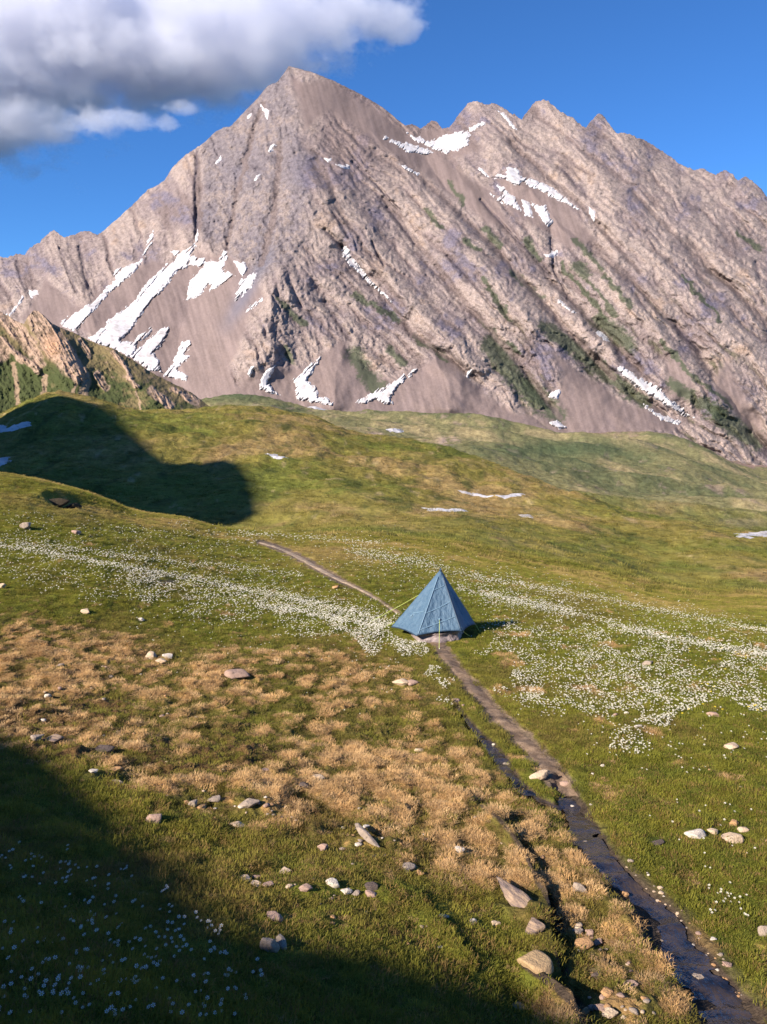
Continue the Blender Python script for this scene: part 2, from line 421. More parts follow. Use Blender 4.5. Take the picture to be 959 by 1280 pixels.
def zones(px, py, X, Y):
    """0..1 amounts: straw cover, bare brown, path earth, dark earth (wet by the water, and below the cut banks), flower meadow"""
    n1 = fbm(X * 0.9, Y * 0.55, 3, 101); n2 = fbm(X * 3.4, Y * 2.1, 3, 111)
    wpx = px + 26 * n1; wpy = py + 16 * n1
    sd = poly_sd(wpx, wpy, STRAW_ZONE)
    zone = 1 - sst(sd, -18, 26)
    heavy = np.exp(-((px - 450) / 150) ** 2 - ((py - 985) / 45) ** 2) + np.exp(-((px - 60) / 120) ** 2 - ((py - 840) / 80) ** 2) * 0.6 \
        + np.exp(-((px - 690) / 90) ** 2 - ((py - 1060) / 60) ** 2) * 0.6 + np.exp(-((px - 770) / 70) ** 2 - ((py - 1230) / 60) ** 2) * 0.5
    heavy = heavy - 0.35 * np.exp(-((px - 450) / 120) ** 2 - ((py - 890) / 30) ** 2) - 0.4 * np.exp(-((px - 240) / 110) ** 2 - ((py - 920) / 35) ** 2) - 0.6 * np.exp(-((px - 530) / 90) ** 2 - ((py - 1040) / 22) ** 2)
    straw = zone * sst(0.55 * n1 + 0.8 * n2 + 0.40 * heavy + 0.15, -0.08, 0.25)
    cu = fbm(X * 4.2, Y * 2.8, 3, 881)
    straw = np.clip(straw, 0, 1) * (0.08 + 0.92 * sst(cu + 0.28 * heavy, -0.04, 0.18))
    # loose straw patches right of the stream and in the meadow
    rgt = (px > 560) & (py > 790)
    n3 = fbm(X * 1.5 + 40, Y * 0.9, 3, 121)
    straw = np.maximum(straw, np.where(rgt, 0.75 * sst(n3 + 0.5 * n2, 0.34, 0.72), 0) * (1 - zone))
    straw = np.maximum(straw, np.where((py > 675) & (py <= 800), 0.6 * sst(n3 + 0.4 * n2, 0.46, 0.8), 0) * (1 - zone))
    bare = zone * sst(-0.6 * n1 - 0.5 * n2 + 0.9 * np.exp(-((px - 40) / 110) ** 2 - ((py - 905) / 42) ** 2) + 0.55 * np.exp(-((px - 240) / 130) ** 2 - ((py - 945) / 40) ** 2), 0.28, 0.7)
    wob = fbm(X * 2.2, Y * 2.2, 3, 77)
    e = np.zeros(px.shape); wet = np.zeros(px.shape)
    for pts in (PATH_UP, PATH_DN):
        nd, sg, tt = line_w(px, py, pts); e = np.maximum(e, 1 - sst(nd + 0.35 * wob, 0.85, 1.2))
    nd, sg, tt = line_w(px, py, STREAM)
    bank = (1 - sst(nd + 0.5 * wob, 1.2, 2.0)) * np.where(sg < 0, 1.0, 0.15)
    bank *= 0.35 + 0.65 * np.exp(-((py - 1110) / 60) ** 2) + 0.4 * np.exp(-((py - 1215) / 40) ** 2)
    wet = np.maximum(1 - sst(nd + 0.3 * wob, 1.0, 1.3), np.clip(bank, 0, 1) * 0.9)
    nd, sg, tt = line_w(px, py, BROOK)
    wet = np.maximum(wet, 1 - sst(nd + 0.3 * wob, 1.0, 1.4))
    nd, sg, tt = line_w(px + 5 * wob, py + 4 * wob, CUT1)
    wet = np.maximum(wet, np.where(sg <= 0, 1 - sst(nd, 0.9, 1.6), 0));  # the dark earth tone also runs along the low side of both cut banks
    nd, sg, tt = line_w(px + 5 * wob, py + 4 * wob, CUT2)
    wet = np.maximum(wet, np.where(sg <= 0, 1 - sst(nd, 0.9, 1.6), 0))
    # the boggy stones between the cut bank and the stream
    wet = np.maximum(wet, 0.8 * np.exp(-((px - 755) / 45) ** 2 - ((py - 1215) / 55) ** 2) * sst(n2, -0.05, 0.35))
    e = np.maximum(e, 0.8 * np.exp(-((px - 210) / 14) ** 2 - ((py - 727) / 4) ** 2))
    return np.clip(straw, 0, 1), np.clip(bare, 0, 1), np.clip(e, 0, 1), np.clip(wet, 0, 1), n1, n2

def ground_colour(px, py, X, Y):
    straw, bare, e, wet, n1, n2 = zones(px, py, X, Y)
    n4 = fbm(X * 0.25, Y * 0.18, 4, 131)
    C = np.tile(GREEN, (len(px), 1))
    C = blend(C, GREEN_Y, np.clip(0.42 + 0.6 * n4 + 0.35 * n2, 0, 1) * 0.75)
    C = blend(C, GREEN_D, np.clip(0.3 - 0.8 * n2, 0, 1) * 0.5)
    # rim of the near meadow, dry
    rim = sst(Y, 21, 30) * sst(62 - Y, 0, 20)
    C = blend(C, OLIVE, rim * np.clip(0.55 + 0.6 * n4, 0, 1))
    C = blend(C, TANH, rim * 0.6 * sst(n1 + n4, 0.05, 0.6))
    # the hills beyond
    hill = sst(Y, 38, 62)
    m1 = fbm(X * 0.035, Y * 0.03, 5, 141, 0.6); m2 = fbm(X * 0.16, Y * 0.10, 5, 151, 0.65)
    m3 = fbm(X * 0.9, Y * 0.45, 4, 155, 0.65); m2 = m2 + 0.35 * m3
    hc = np.tile(OLIVE * 1.0, (len(px), 1))
    hc = blend(hc, np.array([0.135, 0.150, 0.030]), sst(m1 + 0.6 * m2, -0.15, 0.45) * 0.9)
    hc = blend(hc, TANH, sst(-m1 + 0.5 * m2, -0.05, 0.55) * 0.85)
    hc = blend(hc, np.array([0.17, 0.115, 0.055]), sst(m2 - 0.3 * m1, 0.42, 0.8) * 0.7)
    hc = blend(hc, np.array([0.070, 0.082, 0.022]), sst(fbm(X * 0.3, Y * 0.09, 4, 157) + 0.4 * m3, 0.28, 0.6) * 0.75)
    hc = blend(hc, np.array([0.36, 0.27, 0.14]), sst(fbm(X * 0.35 + 9, Y * 0.13, 4, 159) + 0.4 * m3, 0.42, 0.75) * 0.6)
    hc = hc * (1 + 0.22 * m3)[:, None]
    C = C + (hc - C) * hill[:, None]
    far = sst(Y, 190, 330)
    f1 = 1.3 * fbm(X * 0.016, Y * 0.008, 5, 161, 0.62); f2 = 1.3 * fbm(X * 0.06, Y * 0.03, 5, 171, 0.62)
    fc = np.tile(FARG, (len(px), 1))
    fc = blend(fc, np.array([0.330, 0.265, 0.140]), sst(f1 + 0.5 * f2, 0.0, 0.6) * 0.9)
    fc = blend(fc, np.array([0.100, 0.116, 0.056]), sst(-f1 + 0.4 * f2, 0.05, 0.55) * 0.8)
    fc = blend(fc, np.array([0.28, 0.21, 0.16]), sst(f2 - 0.4 * f1, 0.45, 0.8) * 0.7)
    for cx_, cy_, a, b in ((845, 530, 60, 16), (700, 562, 90, 14), (300, 492, 60, 16)):
        fc = blend(fc, np.array([0.072, 0.100, 0.050]), np.exp(-((px - cx_) / a) ** 2 - ((py - cy_) / b) ** 2) * 0.9)
    for cx_, cy_, a, b in ((930, 562, 30, 13), (560, 551, 14, 5), (470, 546, 9, 6), (930, 655, 30, 7)):
        fc = blend(fc, np.array([0.42, 0.31, 0.25]), np.exp(-((px - cx_) / a) ** 4 - ((py - cy_) / b) ** 4) * sst(f2, -0.4, 0.1) * 0.9)
    f3 = fbm(X * 0.22, Y * 0.1, 4, 175, 0.65); fc = fc * (1 + 0.30 * f3)[:, None]
    C = C + (fc - C) * far[:, None]
    # scree at the mountain's foot
    sc = sst(Y + 60 * f2, 930, 1010) * sst(px, 230, 300)
    C = blend(C, np.array([0.26, 0.18, 0.15]), sc)
    nz = sst(62 - Y, 0, 14)
    C = blend(C, STRAW * 0.8, straw * nz * 0.85)
    inz = (1 - sst(poly_sd(px + 26 * n1, py + 16 * n1, STRAW_ZONE), -18, 26)) * nz
    C = blend(C, np.array([0.100, 0.076, 0.024]), inz * (1 - straw) * 0.75)
    C = blend(C, BROWN, bare * nz)
    C = blend(C, np.array([0.42, 0.31, 0.19]), nz * np.clip(1.3 * np.exp(-((px - 660) / 20) ** 2 - ((py - 732) / 5) ** 2) + 0.6 * np.exp(-((px - 520) / 30) ** 2 - ((py - 663) / 3) ** 2) + 0.25 * n2, 0, 1) * (np.exp(-((px - 660) / 24) ** 2 - ((py - 732) / 7) ** 2) + np.exp(-((px - 520) / 34) ** 2 - ((py - 663) / 4) ** 2)))
    C = blend(C, EARTH * (1.0), e * nz * 0.95)
    C = blend(C, np.array([0.060, 0.044, 0.032]), wet * nz)
    return C * (1 + 0.12 * fbm(X * 9, Y * 9, 2, 191))[:, None]

gx, gy, gz = GX.ravel(), GY.ravel(), H.ravel()
GC = ground_colour(GPX.ravel(), GPY.ravel(), gx, gy)
k = NT('turf_ground')
tc = k.n('ShaderNodeTexCoord').outputs['Object']
at_ = k.n('ShaderNodeAttribute', attribute_name='col').outputs['Color']
dist = k.n('ShaderNodeVectorMath', operation='LENGTH'); k.t.links.new(tc, dist.inputs[0])
nA = k.noise(tc, 26.0, 5, 0.7); nB = k.noise(tc, 1.6, 6, 0.72); nC = k.noise(tc, 0.22, 7, 0.75)
farf = k.ramp(k.math('DIVIDE', dist.outputs['Value'], 400.0), [(0.06, 0.0), (0.3, 1.0)])
f = k.mix(farf, k.ramp(nA, [(0.3, 0.55), (0.7, 1.5)]), k.ramp(nC, [(0.3, 0.6), (0.7, 1.45)]))
f = k.mix(1.0, f, k.ramp(nB, [(0.3, 0.7), (0.7, 1.3)]), 'MULTIPLY')
c = k.mix(1.0, at_, f, 'MULTIPLY')
b = k.n('ShaderNodeBsdfPrincipled', {'Base Color': c, 'Roughness': 0.95, 'Specular IOR Level': 0.08})
bp1 = k.n('ShaderNodeBump', {'Height': nA, 'Strength': 0.6, 'Distance': 0.03})
bp2 = k.n('ShaderNodeBump', {'Height': nB, 'Strength': 0.5, 'Distance': 0.25, 'Normal': bp1.outputs[0]})
bp3 = k.n('ShaderNodeBump', {'Height': nC, 'Strength': farf, 'Distance': 1.6, 'Normal': bp2.outputs[0]})
k.t.links.new(bp3.outputs[0], b.inputs['Normal'])
M_GROUND = k.surf(b.outputs[0])
ground = mesh_obj('ground', np.stack([gx, gy, gz], -1), grid_faces(len(YR), len(UC)), M_GROUND)
set_col(ground, GC)
tag(ground, kind='structure')

# ------------------------------------------------------------------ hills behind the photographer: they throw the two big shadows
def shading_hill(name, edge, t, foot, width, jag):
    """edge: photo pixels of a shadow's edge; the hill's crest stands t metres up the sun's ray from there"""
    e = np.array(edge, float)
    q = np.linspace(0, len(e) - 1, (len(e) - 1) * 8 + 1)
    P = np.stack([np.interp(q, np.arange(len(e)), e[:, i]) for i in range(3)], -1)
    Q = P + LS[None, :] * t
    out = []
    hx = np.array([-LS[0], -LS[1], 0]); hx /= np.linalg.norm(hx)
    drop = Q[:, 2] - foot
    n = len(Q)
    rows = [(-0.62, 1.0), (-0.40, 0.62), (-0.2, 0.3), (0.0, 0.0), (0.5, 0.22), (1.1, 0.55), (2.0, 1.0)]
    V = []
    for a, dd in rows:                      # negative a: the steep shaded side, towards the scene
        w_ = jag * np.array([fbm(np.array([i * 0.21]), np.array([a * 3.0]), 3, 55)[0] for i in range(n)]) if dd else 0
        V.append(np.stack([Q[:, 0] - hx[0] * a * drop, Q[:, 1] - hx[1] * a * drop, Q[:, 2] - dd * drop + w_ * (0 < dd < 1)], -1))
    V = np.array(V).reshape(-1, 3)
    o = mesh_obj(name, V, grid_faces(len(rows), n), M_GROUND)
    set_col(o, np.tile(OLIVE, (len(V), 1)))
    return tag(o, kind='structure')
EDGE1 = [(-90, 868), (-20, 905), (8, 918), (50, 938), (100, 972), (135, 1000), (165, 1022), (205, 1060), (262, 1085), (275, 1120), (330, 1152), (362, 1172), (435, 1182), (510, 1196), (595, 1220), (660, 1244), (725, 1272), (790, 1298)]
h1 = g_hit([p[0] for p in EDGE1], [min(p[1], 1330) for p in EDGE1])
E1 = [tuple(v) for v in h1 if not np.isnan(v[0])]
first, last = np.array(E1[0]), np.array(E1[-1])
E1 = [tuple(first + np.array([-9, 5, 4.0])), tuple(first + np.array([-4, 2, 1.6]))] + E1 + [tuple(last + np.array([0.6, -0.8, -0.6])), tuple(last + np.array([2.4, -3.2, -5.0]))]
shading_hill('hillside_above_camp', E1, 18.0, -4.0, 1, 0.4)
EDGE2 = [(0, 533), (20, 522), (45, 509), (70, 503), (100, 502), (122, 505), (148, 519), (172, 545), (190, 560), (210, 577), (228, 585), (248, 583), (264, 576), (284, 574), (303, 580), (316, 598), (323, 618), (327, 640)]
h2 = g_hit([p[0] for p in EDGE2], [p[1] for p in EDGE2])
E2 = [tuple(v) for v in h2 if not np.isnan(v[0])]
f2_, l2_ = np.array(E2[0]), np.array(E2[-1])
E2 = [tuple(f2_ + np.array([-130, 20, 25.0])), tuple(f2_ + np.array([-40, 6, 6.0]))] + E2 + [tuple(l2_ + np.array([1.5, -3, -4])), tuple(l2_ + np.array([6, -12, -60.0]))]
shading_hill('spur_hill', E2, 170.0, -20.0, 1, 3.0)
# ------------------------------------------------------------------ mountains
def rock_material(name, sc, amt):
    k = NT(name)
    tc = k.n('ShaderNodeTexCoord').outputs['Object']
    a = k.n('ShaderNodeAttribute', attribute_name='col').outputs['Color']
    rk = k.n('ShaderNodeAttribute', attribute_name='rock').outputs['Fac']
    n1 = k.noise(tc, 0.11 * sc, 8, 0.72); n2 = k.noise(tc, 0.5 * sc, 5, 0.7)
    f = k.mix(1.0, k.ramp(n1, [(0.32, 0.62), (0.5, 1.0), (0.72, 1.32)]), k.ramp(n2, [(0.3, 0.7), (0.7, 1.28)]), 'MULTIPLY')
    f2 = k.mix(rk, (1, 1, 1), f)
    f3 = k.mix(1.0, f2, k.ramp(n2, [(0.3, 0.88), (0.7, 1.12)]), 'MULTIPLY')
    c = k.mix(1.0, a, f3, 'MULTIPLY')
    b = k.n('ShaderNodeBsdfPrincipled', {'Base Color': c, 'Roughness': 0.95, 'Specular IOR Level': 0.1})
    st = k.math('MULTIPLY_ADD', rk, 0.75); st.node.inputs[2].default_value = 0.15
    b1 = k.n('ShaderNodeBump', {'Height': n1, 'Strength': st, 'Distance': 3.0 / sc * amt})
    b2 = k.n('ShaderNodeBump', {'Height': n2, 'Strength': st, 'Distance': 0.9 / sc * amt, 'Normal': b1.outputs[0]})
    k.t.links.new(b2.outputs[0], b.inputs['Normal'])
    return k.surf(b.outputs[0])

class Massif:
    """a mountain face: foot and crest lines traced from the photo, set at real distances, with its own relief and back side"""
    def __init__(s, name, crest, foot, Yf, Yc, x0, x1, nx, nv, jag, relief, colour, mat):
        px = np.linspace(x0, x1, nx)
        c = np.array(crest, float); f = np.array(foot, float)
        cy = np.interp(px, c[:, 0], c[:, 1]) + jag(px)
        fy = pchip(px, f[:, 0], f[:, 1])
        v = np.linspace(0, 1, nv)[:, None]
        PY = fy[None, :] + (cy - fy)[None, :] * v
        PX = np.repeat(px[None, :], nv, 0)
        yf = np.interp(px, *zip(*Yf)); yc = np.interp(px, *zip(*Yc))
        yc = np.convolve(np.pad(yc, 40, mode='edge'), np.hanning(81) / np.hanning(81).sum(), 'valid')
        ks = np.hanning(163); ks /= ks.sum()
        cs = np.convolve(np.pad(cy, 81, mode='edge'), ks, 'valid')          # the face follows the broad crest, teeth only cut its top edge
        zf = slope_of(fy) * yf; zc = slope_of(cs) * yc
        m = (zc - zf) / (yc - yf)
        Y = (zf - m * yf)[None, :] / (slope_of(PY) - m[None, :])
        rel, rock = relief(PX, PY)
        fade = sst(v, 0.0, 0.05)
        Y = Y - rel * fade
        s.PX, s.PY, s.Y, s.px, s.cy, s.fy, s.nv = PX, PY, Y, px, cy, fy, nv
        P = at(PX, PY, Y)
        # the far side: falls away behind the crest
        back = []
        top = P[-1]
        for dy, dz in ((6, -2), (40, -26), (140, -110), (380, -330), (800, -760)):
            q = top.copy(); q[:, 1] += dy; q[:, 0] += u_of(s.px, cy) * dy; q[:, 2] = np.maximum(q[:, 2] + dz, -120); back.append(q)
        V = np.concatenate([P, np.array(back)], 0)
        C = colour(PX.ravel(), PY.ravel(), rel.ravel(), rock.ravel())
        nb = len(back) * nx
        C = np.concatenate([C, np.tile(C[-nx:].mean(0), (nb, 1))]); rk = np.concatenate([rock.ravel(), np.ones(nb)])
        s.obj = mesh_obj(name, V.reshape(-1, 3), grid_faces(nv + len(back), nx), mat)
        set_col(s.obj, C)
        at2 = s.obj.data.attributes.new('rock', 'FLOAT', 'POINT'); at2.data.foreach_set('value', rk.astype(np.float32))
        tag(s.obj, kind='structure')
    def depth(s, px, py, blur=0):
        """distance of the (softened) face at a photo pixel"""
        if not hasattr(s, '_b'):
            s.ry = np.arange(60.0, 640.0, 1.0)
            B = np.stack([np.interp(s.ry, s.PY[::-1, j], s.Y[::-1, j]) for j in range(len(s.px))], 1)
            kk = np.hanning(13)[1:-1]; kk /= kk.sum()
            for ax in (0, 1):
                p = np.pad(B, [(5, 5) if a == ax else (0, 0) for a in (0, 1)], mode='edge')
                B = sum(kk[i] * (p[i:i + B.shape[0]] if ax == 0 else p[:, i:i + B.shape[1]]) for i in range(11))
            s._b = B
        A = s._b
        fi = np.clip(np.asarray(py) - s.ry[0], 0, len(s.ry) - 1.001); fj = np.interp(px, s.px, np.arange(len(s.px)))
        i = fi.astype(int); j = np.clip(fj.astype(int), 0, len(s.px) - 2)
        a, b = fi - i, fj - j
        return A[i, j]*(1-a)*(1-b) + A[i+1, j]*a*(1-b) + A[i, j+1]*(1-a)*b + A[i+1, j+1]*a*b

CREST = [(-400, 345), (-250, 300), (-150, 330), (-60, 318), (-20, 330), (0, 321), (10, 322), (22, 317), (31, 319), (37, 310), (50, 302), (62, 290), (70, 289), (80, 297), (95, 292), (102, 289), (112, 289), (122, 294), (125, 292), (145, 275),
 (165, 257), (185, 237), (205, 227), (215, 210), (230, 195), (245, 185), (257, 177), (270, 164), (280, 159), (287, 159), (305, 140), (320, 125), (335, 107), (347, 102), (356, 90), (361, 82.5), (367, 84), (390, 90),
 (415, 100), (450, 117), (480, 135), (500, 152), (507, 157), (515, 155), (525, 160), (532, 157), (540, 151), (545, 151), (552, 160), (562, 160), (572, 145), (585, 129), (597, 126), (607, 131), (617, 129), (625, 132), (640, 142),
 (652, 149), (667, 129), (680, 124), (685, 126), (700, 139), (715, 147), (732, 160), (740, 150), (747, 142), (755, 145), (770, 166), (785, 167), (805, 175), (830, 190), (850, 205), (867, 212), (880, 211), (895, 219), (905, 212),
 (915, 217), (922, 225), (932, 221), (940, 225), (950, 235), (959, 245), (1010, 275), (1060, 262), (1110, 300), (1250, 380), (1400, 460)]
FOOT = [(-400, 545), (-150, 540), (0, 535), (200, 525), (300, 522), (400, 526), (500, 522), (560, 528), (640, 538), (700, 556), (800, 565), (860, 578), (959, 624), (1110, 670), (1400, 690)]
SCREE = [
 [(80, 405), (130, 360), (165, 335), (190, 325), (215, 335), (250, 312), (285, 320), (318, 345), (330, 372), (305, 415), (292, 455), (300, 478), (345, 505), (200, 512), (150, 445)],
 [(295, 505), (305, 462), (335, 462), (372, 458), (392, 448), (418, 430), (432, 425), (455, 462), (492, 470), (520, 458), (545, 445), (560, 448), (600, 485), (640, 508), (705, 545), (560, 535), (400, 525)],
 [(640, 505), (690, 520), (700, 470), (690, 438), (735, 475), (800, 508), (860, 524), (840, 540), (740, 545), (690, 545)],
 [(361, 95), (420, 105), (480, 140), (512, 168), (560, 195), (610, 240), (650, 290), (600, 275), (540, 225), (500, 205), (450, 165), (410, 140), (380, 170)],
 [(615, 225), (660, 212), (720, 262), (742, 300), (712, 312), (672, 285), (640, 268)],
 [(830, 455), (856, 445), (872, 485), (855, 505), (835, 492)], [(905, 440), (925, 480), (975, 560), (930, 535), (895, 490)],
 [(530, 160), (575, 165), (600, 190), (560, 200), (500, 190)],
 [(20, 400), (60, 350), (90, 380), (120, 375), (80, 410)],
]
SPURS = [([(361, 83), (374, 200), (386, 275), (352, 345), (312, 440)], 34, 60), ([(250, 285), (235, 370), (215, 480)], -45, 60), ([(248, 185), (238, 240), (248, 300)], 26, 26),
 ([(62, 290), (90, 340), (118, 405)], 26, 28), ([(107, 289), (140, 330), (165, 345)], 20, 18), ([(597, 126), (640, 215), (742, 330), (850, 445), (900, 500)], 34, 36), ([(680, 124), (770, 250), (880, 385), (975, 480)], 46, 50),
 ([(747, 142), (860, 265), (975, 385)], 30, 36), ([(620, 235), (690, 270), (735, 305)], -26, 28), ([(470, 170), (560, 280), (660, 400), (700, 435)], 34, 36), ([(400, 235), (480, 345), (585, 455)], 28, 30),
 ([(428, 308), (490, 385), (600, 480)], -20, 12), ([(690, 290), (705, 350), (755, 415), (800, 450)], -16, 10), ([(690, 425), (780, 490), (860, 522)], -26, 20), ([(545, 440), (560, 500)], 22, 38), ([(430, 425), (415, 510)], 18, 34),
 ([(905, 215), (975, 290)], 20, 22), ([(845, 400), (900, 480), (960, 560)], -18, 16), ([(530, 200), (640, 330), (760, 470)], -16, 12), ([(345, 350), (330, 450)], 20, 24), ([(395, 360), (440, 440)], -12, 14)]
GREENS = [([(604, 285), (622, 305)], 5), ([(658, 303), (672, 326)], 6), ([(635, 340), (680, 372)], 4), ([(578, 300), (602, 312)], 4), ([(718, 300), (755, 336)], 4), ([(722, 334), (732, 342)], 8), ([(757, 345), (792, 385)], 3),
 ([(735, 350), (772, 395)], 3), ([(615, 430), (640, 470), (680, 505)], 13), ([(680, 408), (740, 455), (805, 502)], 9), ([(752, 402), (785, 430)], 11), ([(840, 480), (900, 520)], 8), ([(825, 428), (870, 472), (912, 508)], 3),
 ([(890, 515), (945, 550)], 12), ([(445, 445), (470, 482)], 12), ([(442, 367), (495, 402)], 3.5), ([(345, 372), (380, 406)], 3.5), ([(357, 437), (367, 452)], 4), ([(490, 437), (506, 455)], 5), ([(535, 260), (552, 285)], 3), ([(560, 225), (580, 255)], 2.5),
 ([(600, 345), (640, 400)], 3), ([(520, 420), (560, 450)], 4), ([(700, 330), (760, 400)], 2.5), ([(850, 345), (900, 400)], 2.5), ([(920, 290), (950, 312)], 3), ([(600, 400), (650, 440)], 3), ([(660, 480), (700, 520)], 10)]
CLEFTS = [([(412, 255), (435, 296)], 2.2), ([(405, 288), (430, 311)], 2.2), ([(465, 302), (480, 332)], 1.2), ([(485, 260), (517, 305)], 2), ([(407, 378), (421, 400), (437, 424)], 3), ([(246, 188), (243, 240), (246, 292)], 2), ([(690, 300), (692, 336), (706, 362)], 1.3),
 ([(560, 320), (620, 385)], 1.5), ([(945, 330), (950, 348)], 2.5), ([(768, 435), (778, 450)], 2.5), ([(100, 310), (112, 360)], 2), ([(75, 310), (95, 365)], 1.6), ([(700, 210), (735, 245)], 2.4), ([(845, 410), (875, 440)], 3), ([(600, 250), (690, 345)], 1.4), ([(440, 200), (500, 262)], 1.3)]

GULLIES = [([(505, 200), (600, 292), (700, 402), (765, 472)], 4), ([(560, 195), (640, 300), (740, 402), (800, 462)], 3.5), ([(425, 310), (515, 415), (595, 472)], 3), ([(740, 300), (840, 402), (900, 482), (965, 565)], 5), ([(480, 250), (560, 352), (640, 442), (700, 520)], 4),
 ([(860, 300), (975, 425)], 4), ([(395, 200), (440, 290), (500, 380)], 4), ([(640, 180), (720, 250), (800, 340)], 3), ([(790, 240), (880, 330), (960, 400)], 3), ([(250, 200), (246, 300)], 3), ([(330, 130), (300, 220), (285, 310)], 3), ([(350, 180), (345, 260), (325, 330)], 4)]
def strata(PX, PY):
    wx = PX + 10 * fbm(PX / 60, PY / 60, 4, 301, 0.5); wy = PY + 10 * fbm(PX / 60, PY / 60, 4, 311, 0.5)
    out = []
    bil = lambda q, p, sd_: np.clip(np.abs(pn(q, p, sd_)) * 1.5, 0, 1)
    for th in (43, 64):
        c, s_ = math.cos(R(th)), math.sin(R(th))
        a = wx * c + wy * s_; n = -wx * s_ + wy * c
        r1 = 0.7 * bil(n / 30, a / 220, 321 + th) + 0.4 * bil(n / 14 + 4, a / 110, 325 + th)
        r2 = 0.6 * bil(n / 8.5, a / 32, 341 + th) + 0.5 * bil(n / 9 + 7, a / 11, 345 + th)
        r3 = 0.6 * bil(n / 3.2, a / 8, 361 + th) + 0.5 * bil(n / 5 + 9, a / 3.6, 365 + th)
        out.append((r1, r2, r3))
    w = sst(PX + 20 * fbm(PX / 60, PY / 60, 2, 371), 330, 440)
    return [out[1][i] * (1 - w) + out[0][i] * w for i in range(3)]
_st = {}
def m_relief(PX, PY):
    r = np.zeros(PX.shape)
    jx = PX + 7 * fbm(PX / 45, PY / 45, 3, 381); jy = PY + 7 * fbm(PX / 45, PY / 45, 3, 391)
    for pts, amp, wd in SPURS:
        d, _ = line_d(jx, jy, pts)
        r += amp * np.maximum(1 - d / (wd * 1.6), 0) ** 1.3
    scree = np.zeros(PX.shape)
    for pl in SCREE:
        scree = np.maximum(scree, 1 - sst(poly_sd(jx, jy, pl), -7, 5))
    lf = left_face(PX, PY)
    rock = 1 - 0.92 * scree
    g = np.ones(PX.shape)
    r1, r2, r3 = strata(PX, PY)
    soft = 1 - 0.2 * lf
    r += rock * soft * (19 * np.minimum(r1 - 0.35, 0.3) + 5.5 * (r2 - 0.4) + 1.7 * (r3 - 0.4))
    r += rock * (4.5 * fbm(PX / 26, PY / 24, 4, 401, 0.5) + 1.2 * fbm(PX / 4, PY / 4, 2, 411))
    r += lf * rock * (5 * (ridged(PX / 14, PY / 12, 4, 425) - 0.3) + 2.0 * fbm(PX / 5, PY / 5, 3, 427))
    r += 3 * fbm(PX / 30, PY / 30, 3, 421) * scree
    for pts, wd in GULLIES:
        d, _ = line_d(jx * 0.6 + PX * 0.4, jy * 0.6 + PY * 0.4, pts); r -= 11 * np.exp(-(d / (wd * 1.6)) ** 2) * rock
    for pts, wd in CLEFTS:
        d, _ = line_d(jx * 0.35 + PX * 0.65, jy * 0.35 + PY * 0.65, pts); r -= 9 * np.exp(-(d / (wd * 1.3)) ** 2)
    _st['v'] = (r1, r2, r3, scree, lf)
    return r, rock
def left_face(PX, PY):
    return 1 - sst(poly_sd(PX + 10 * fbm(PX / 30, PY / 30, 3, 431), PY, [(361, 60), (374, 170), (388, 270), (372, 320), (335, 345), (300, 330), (245, 300), (250, 180), (300, 100)]), -12, 10)
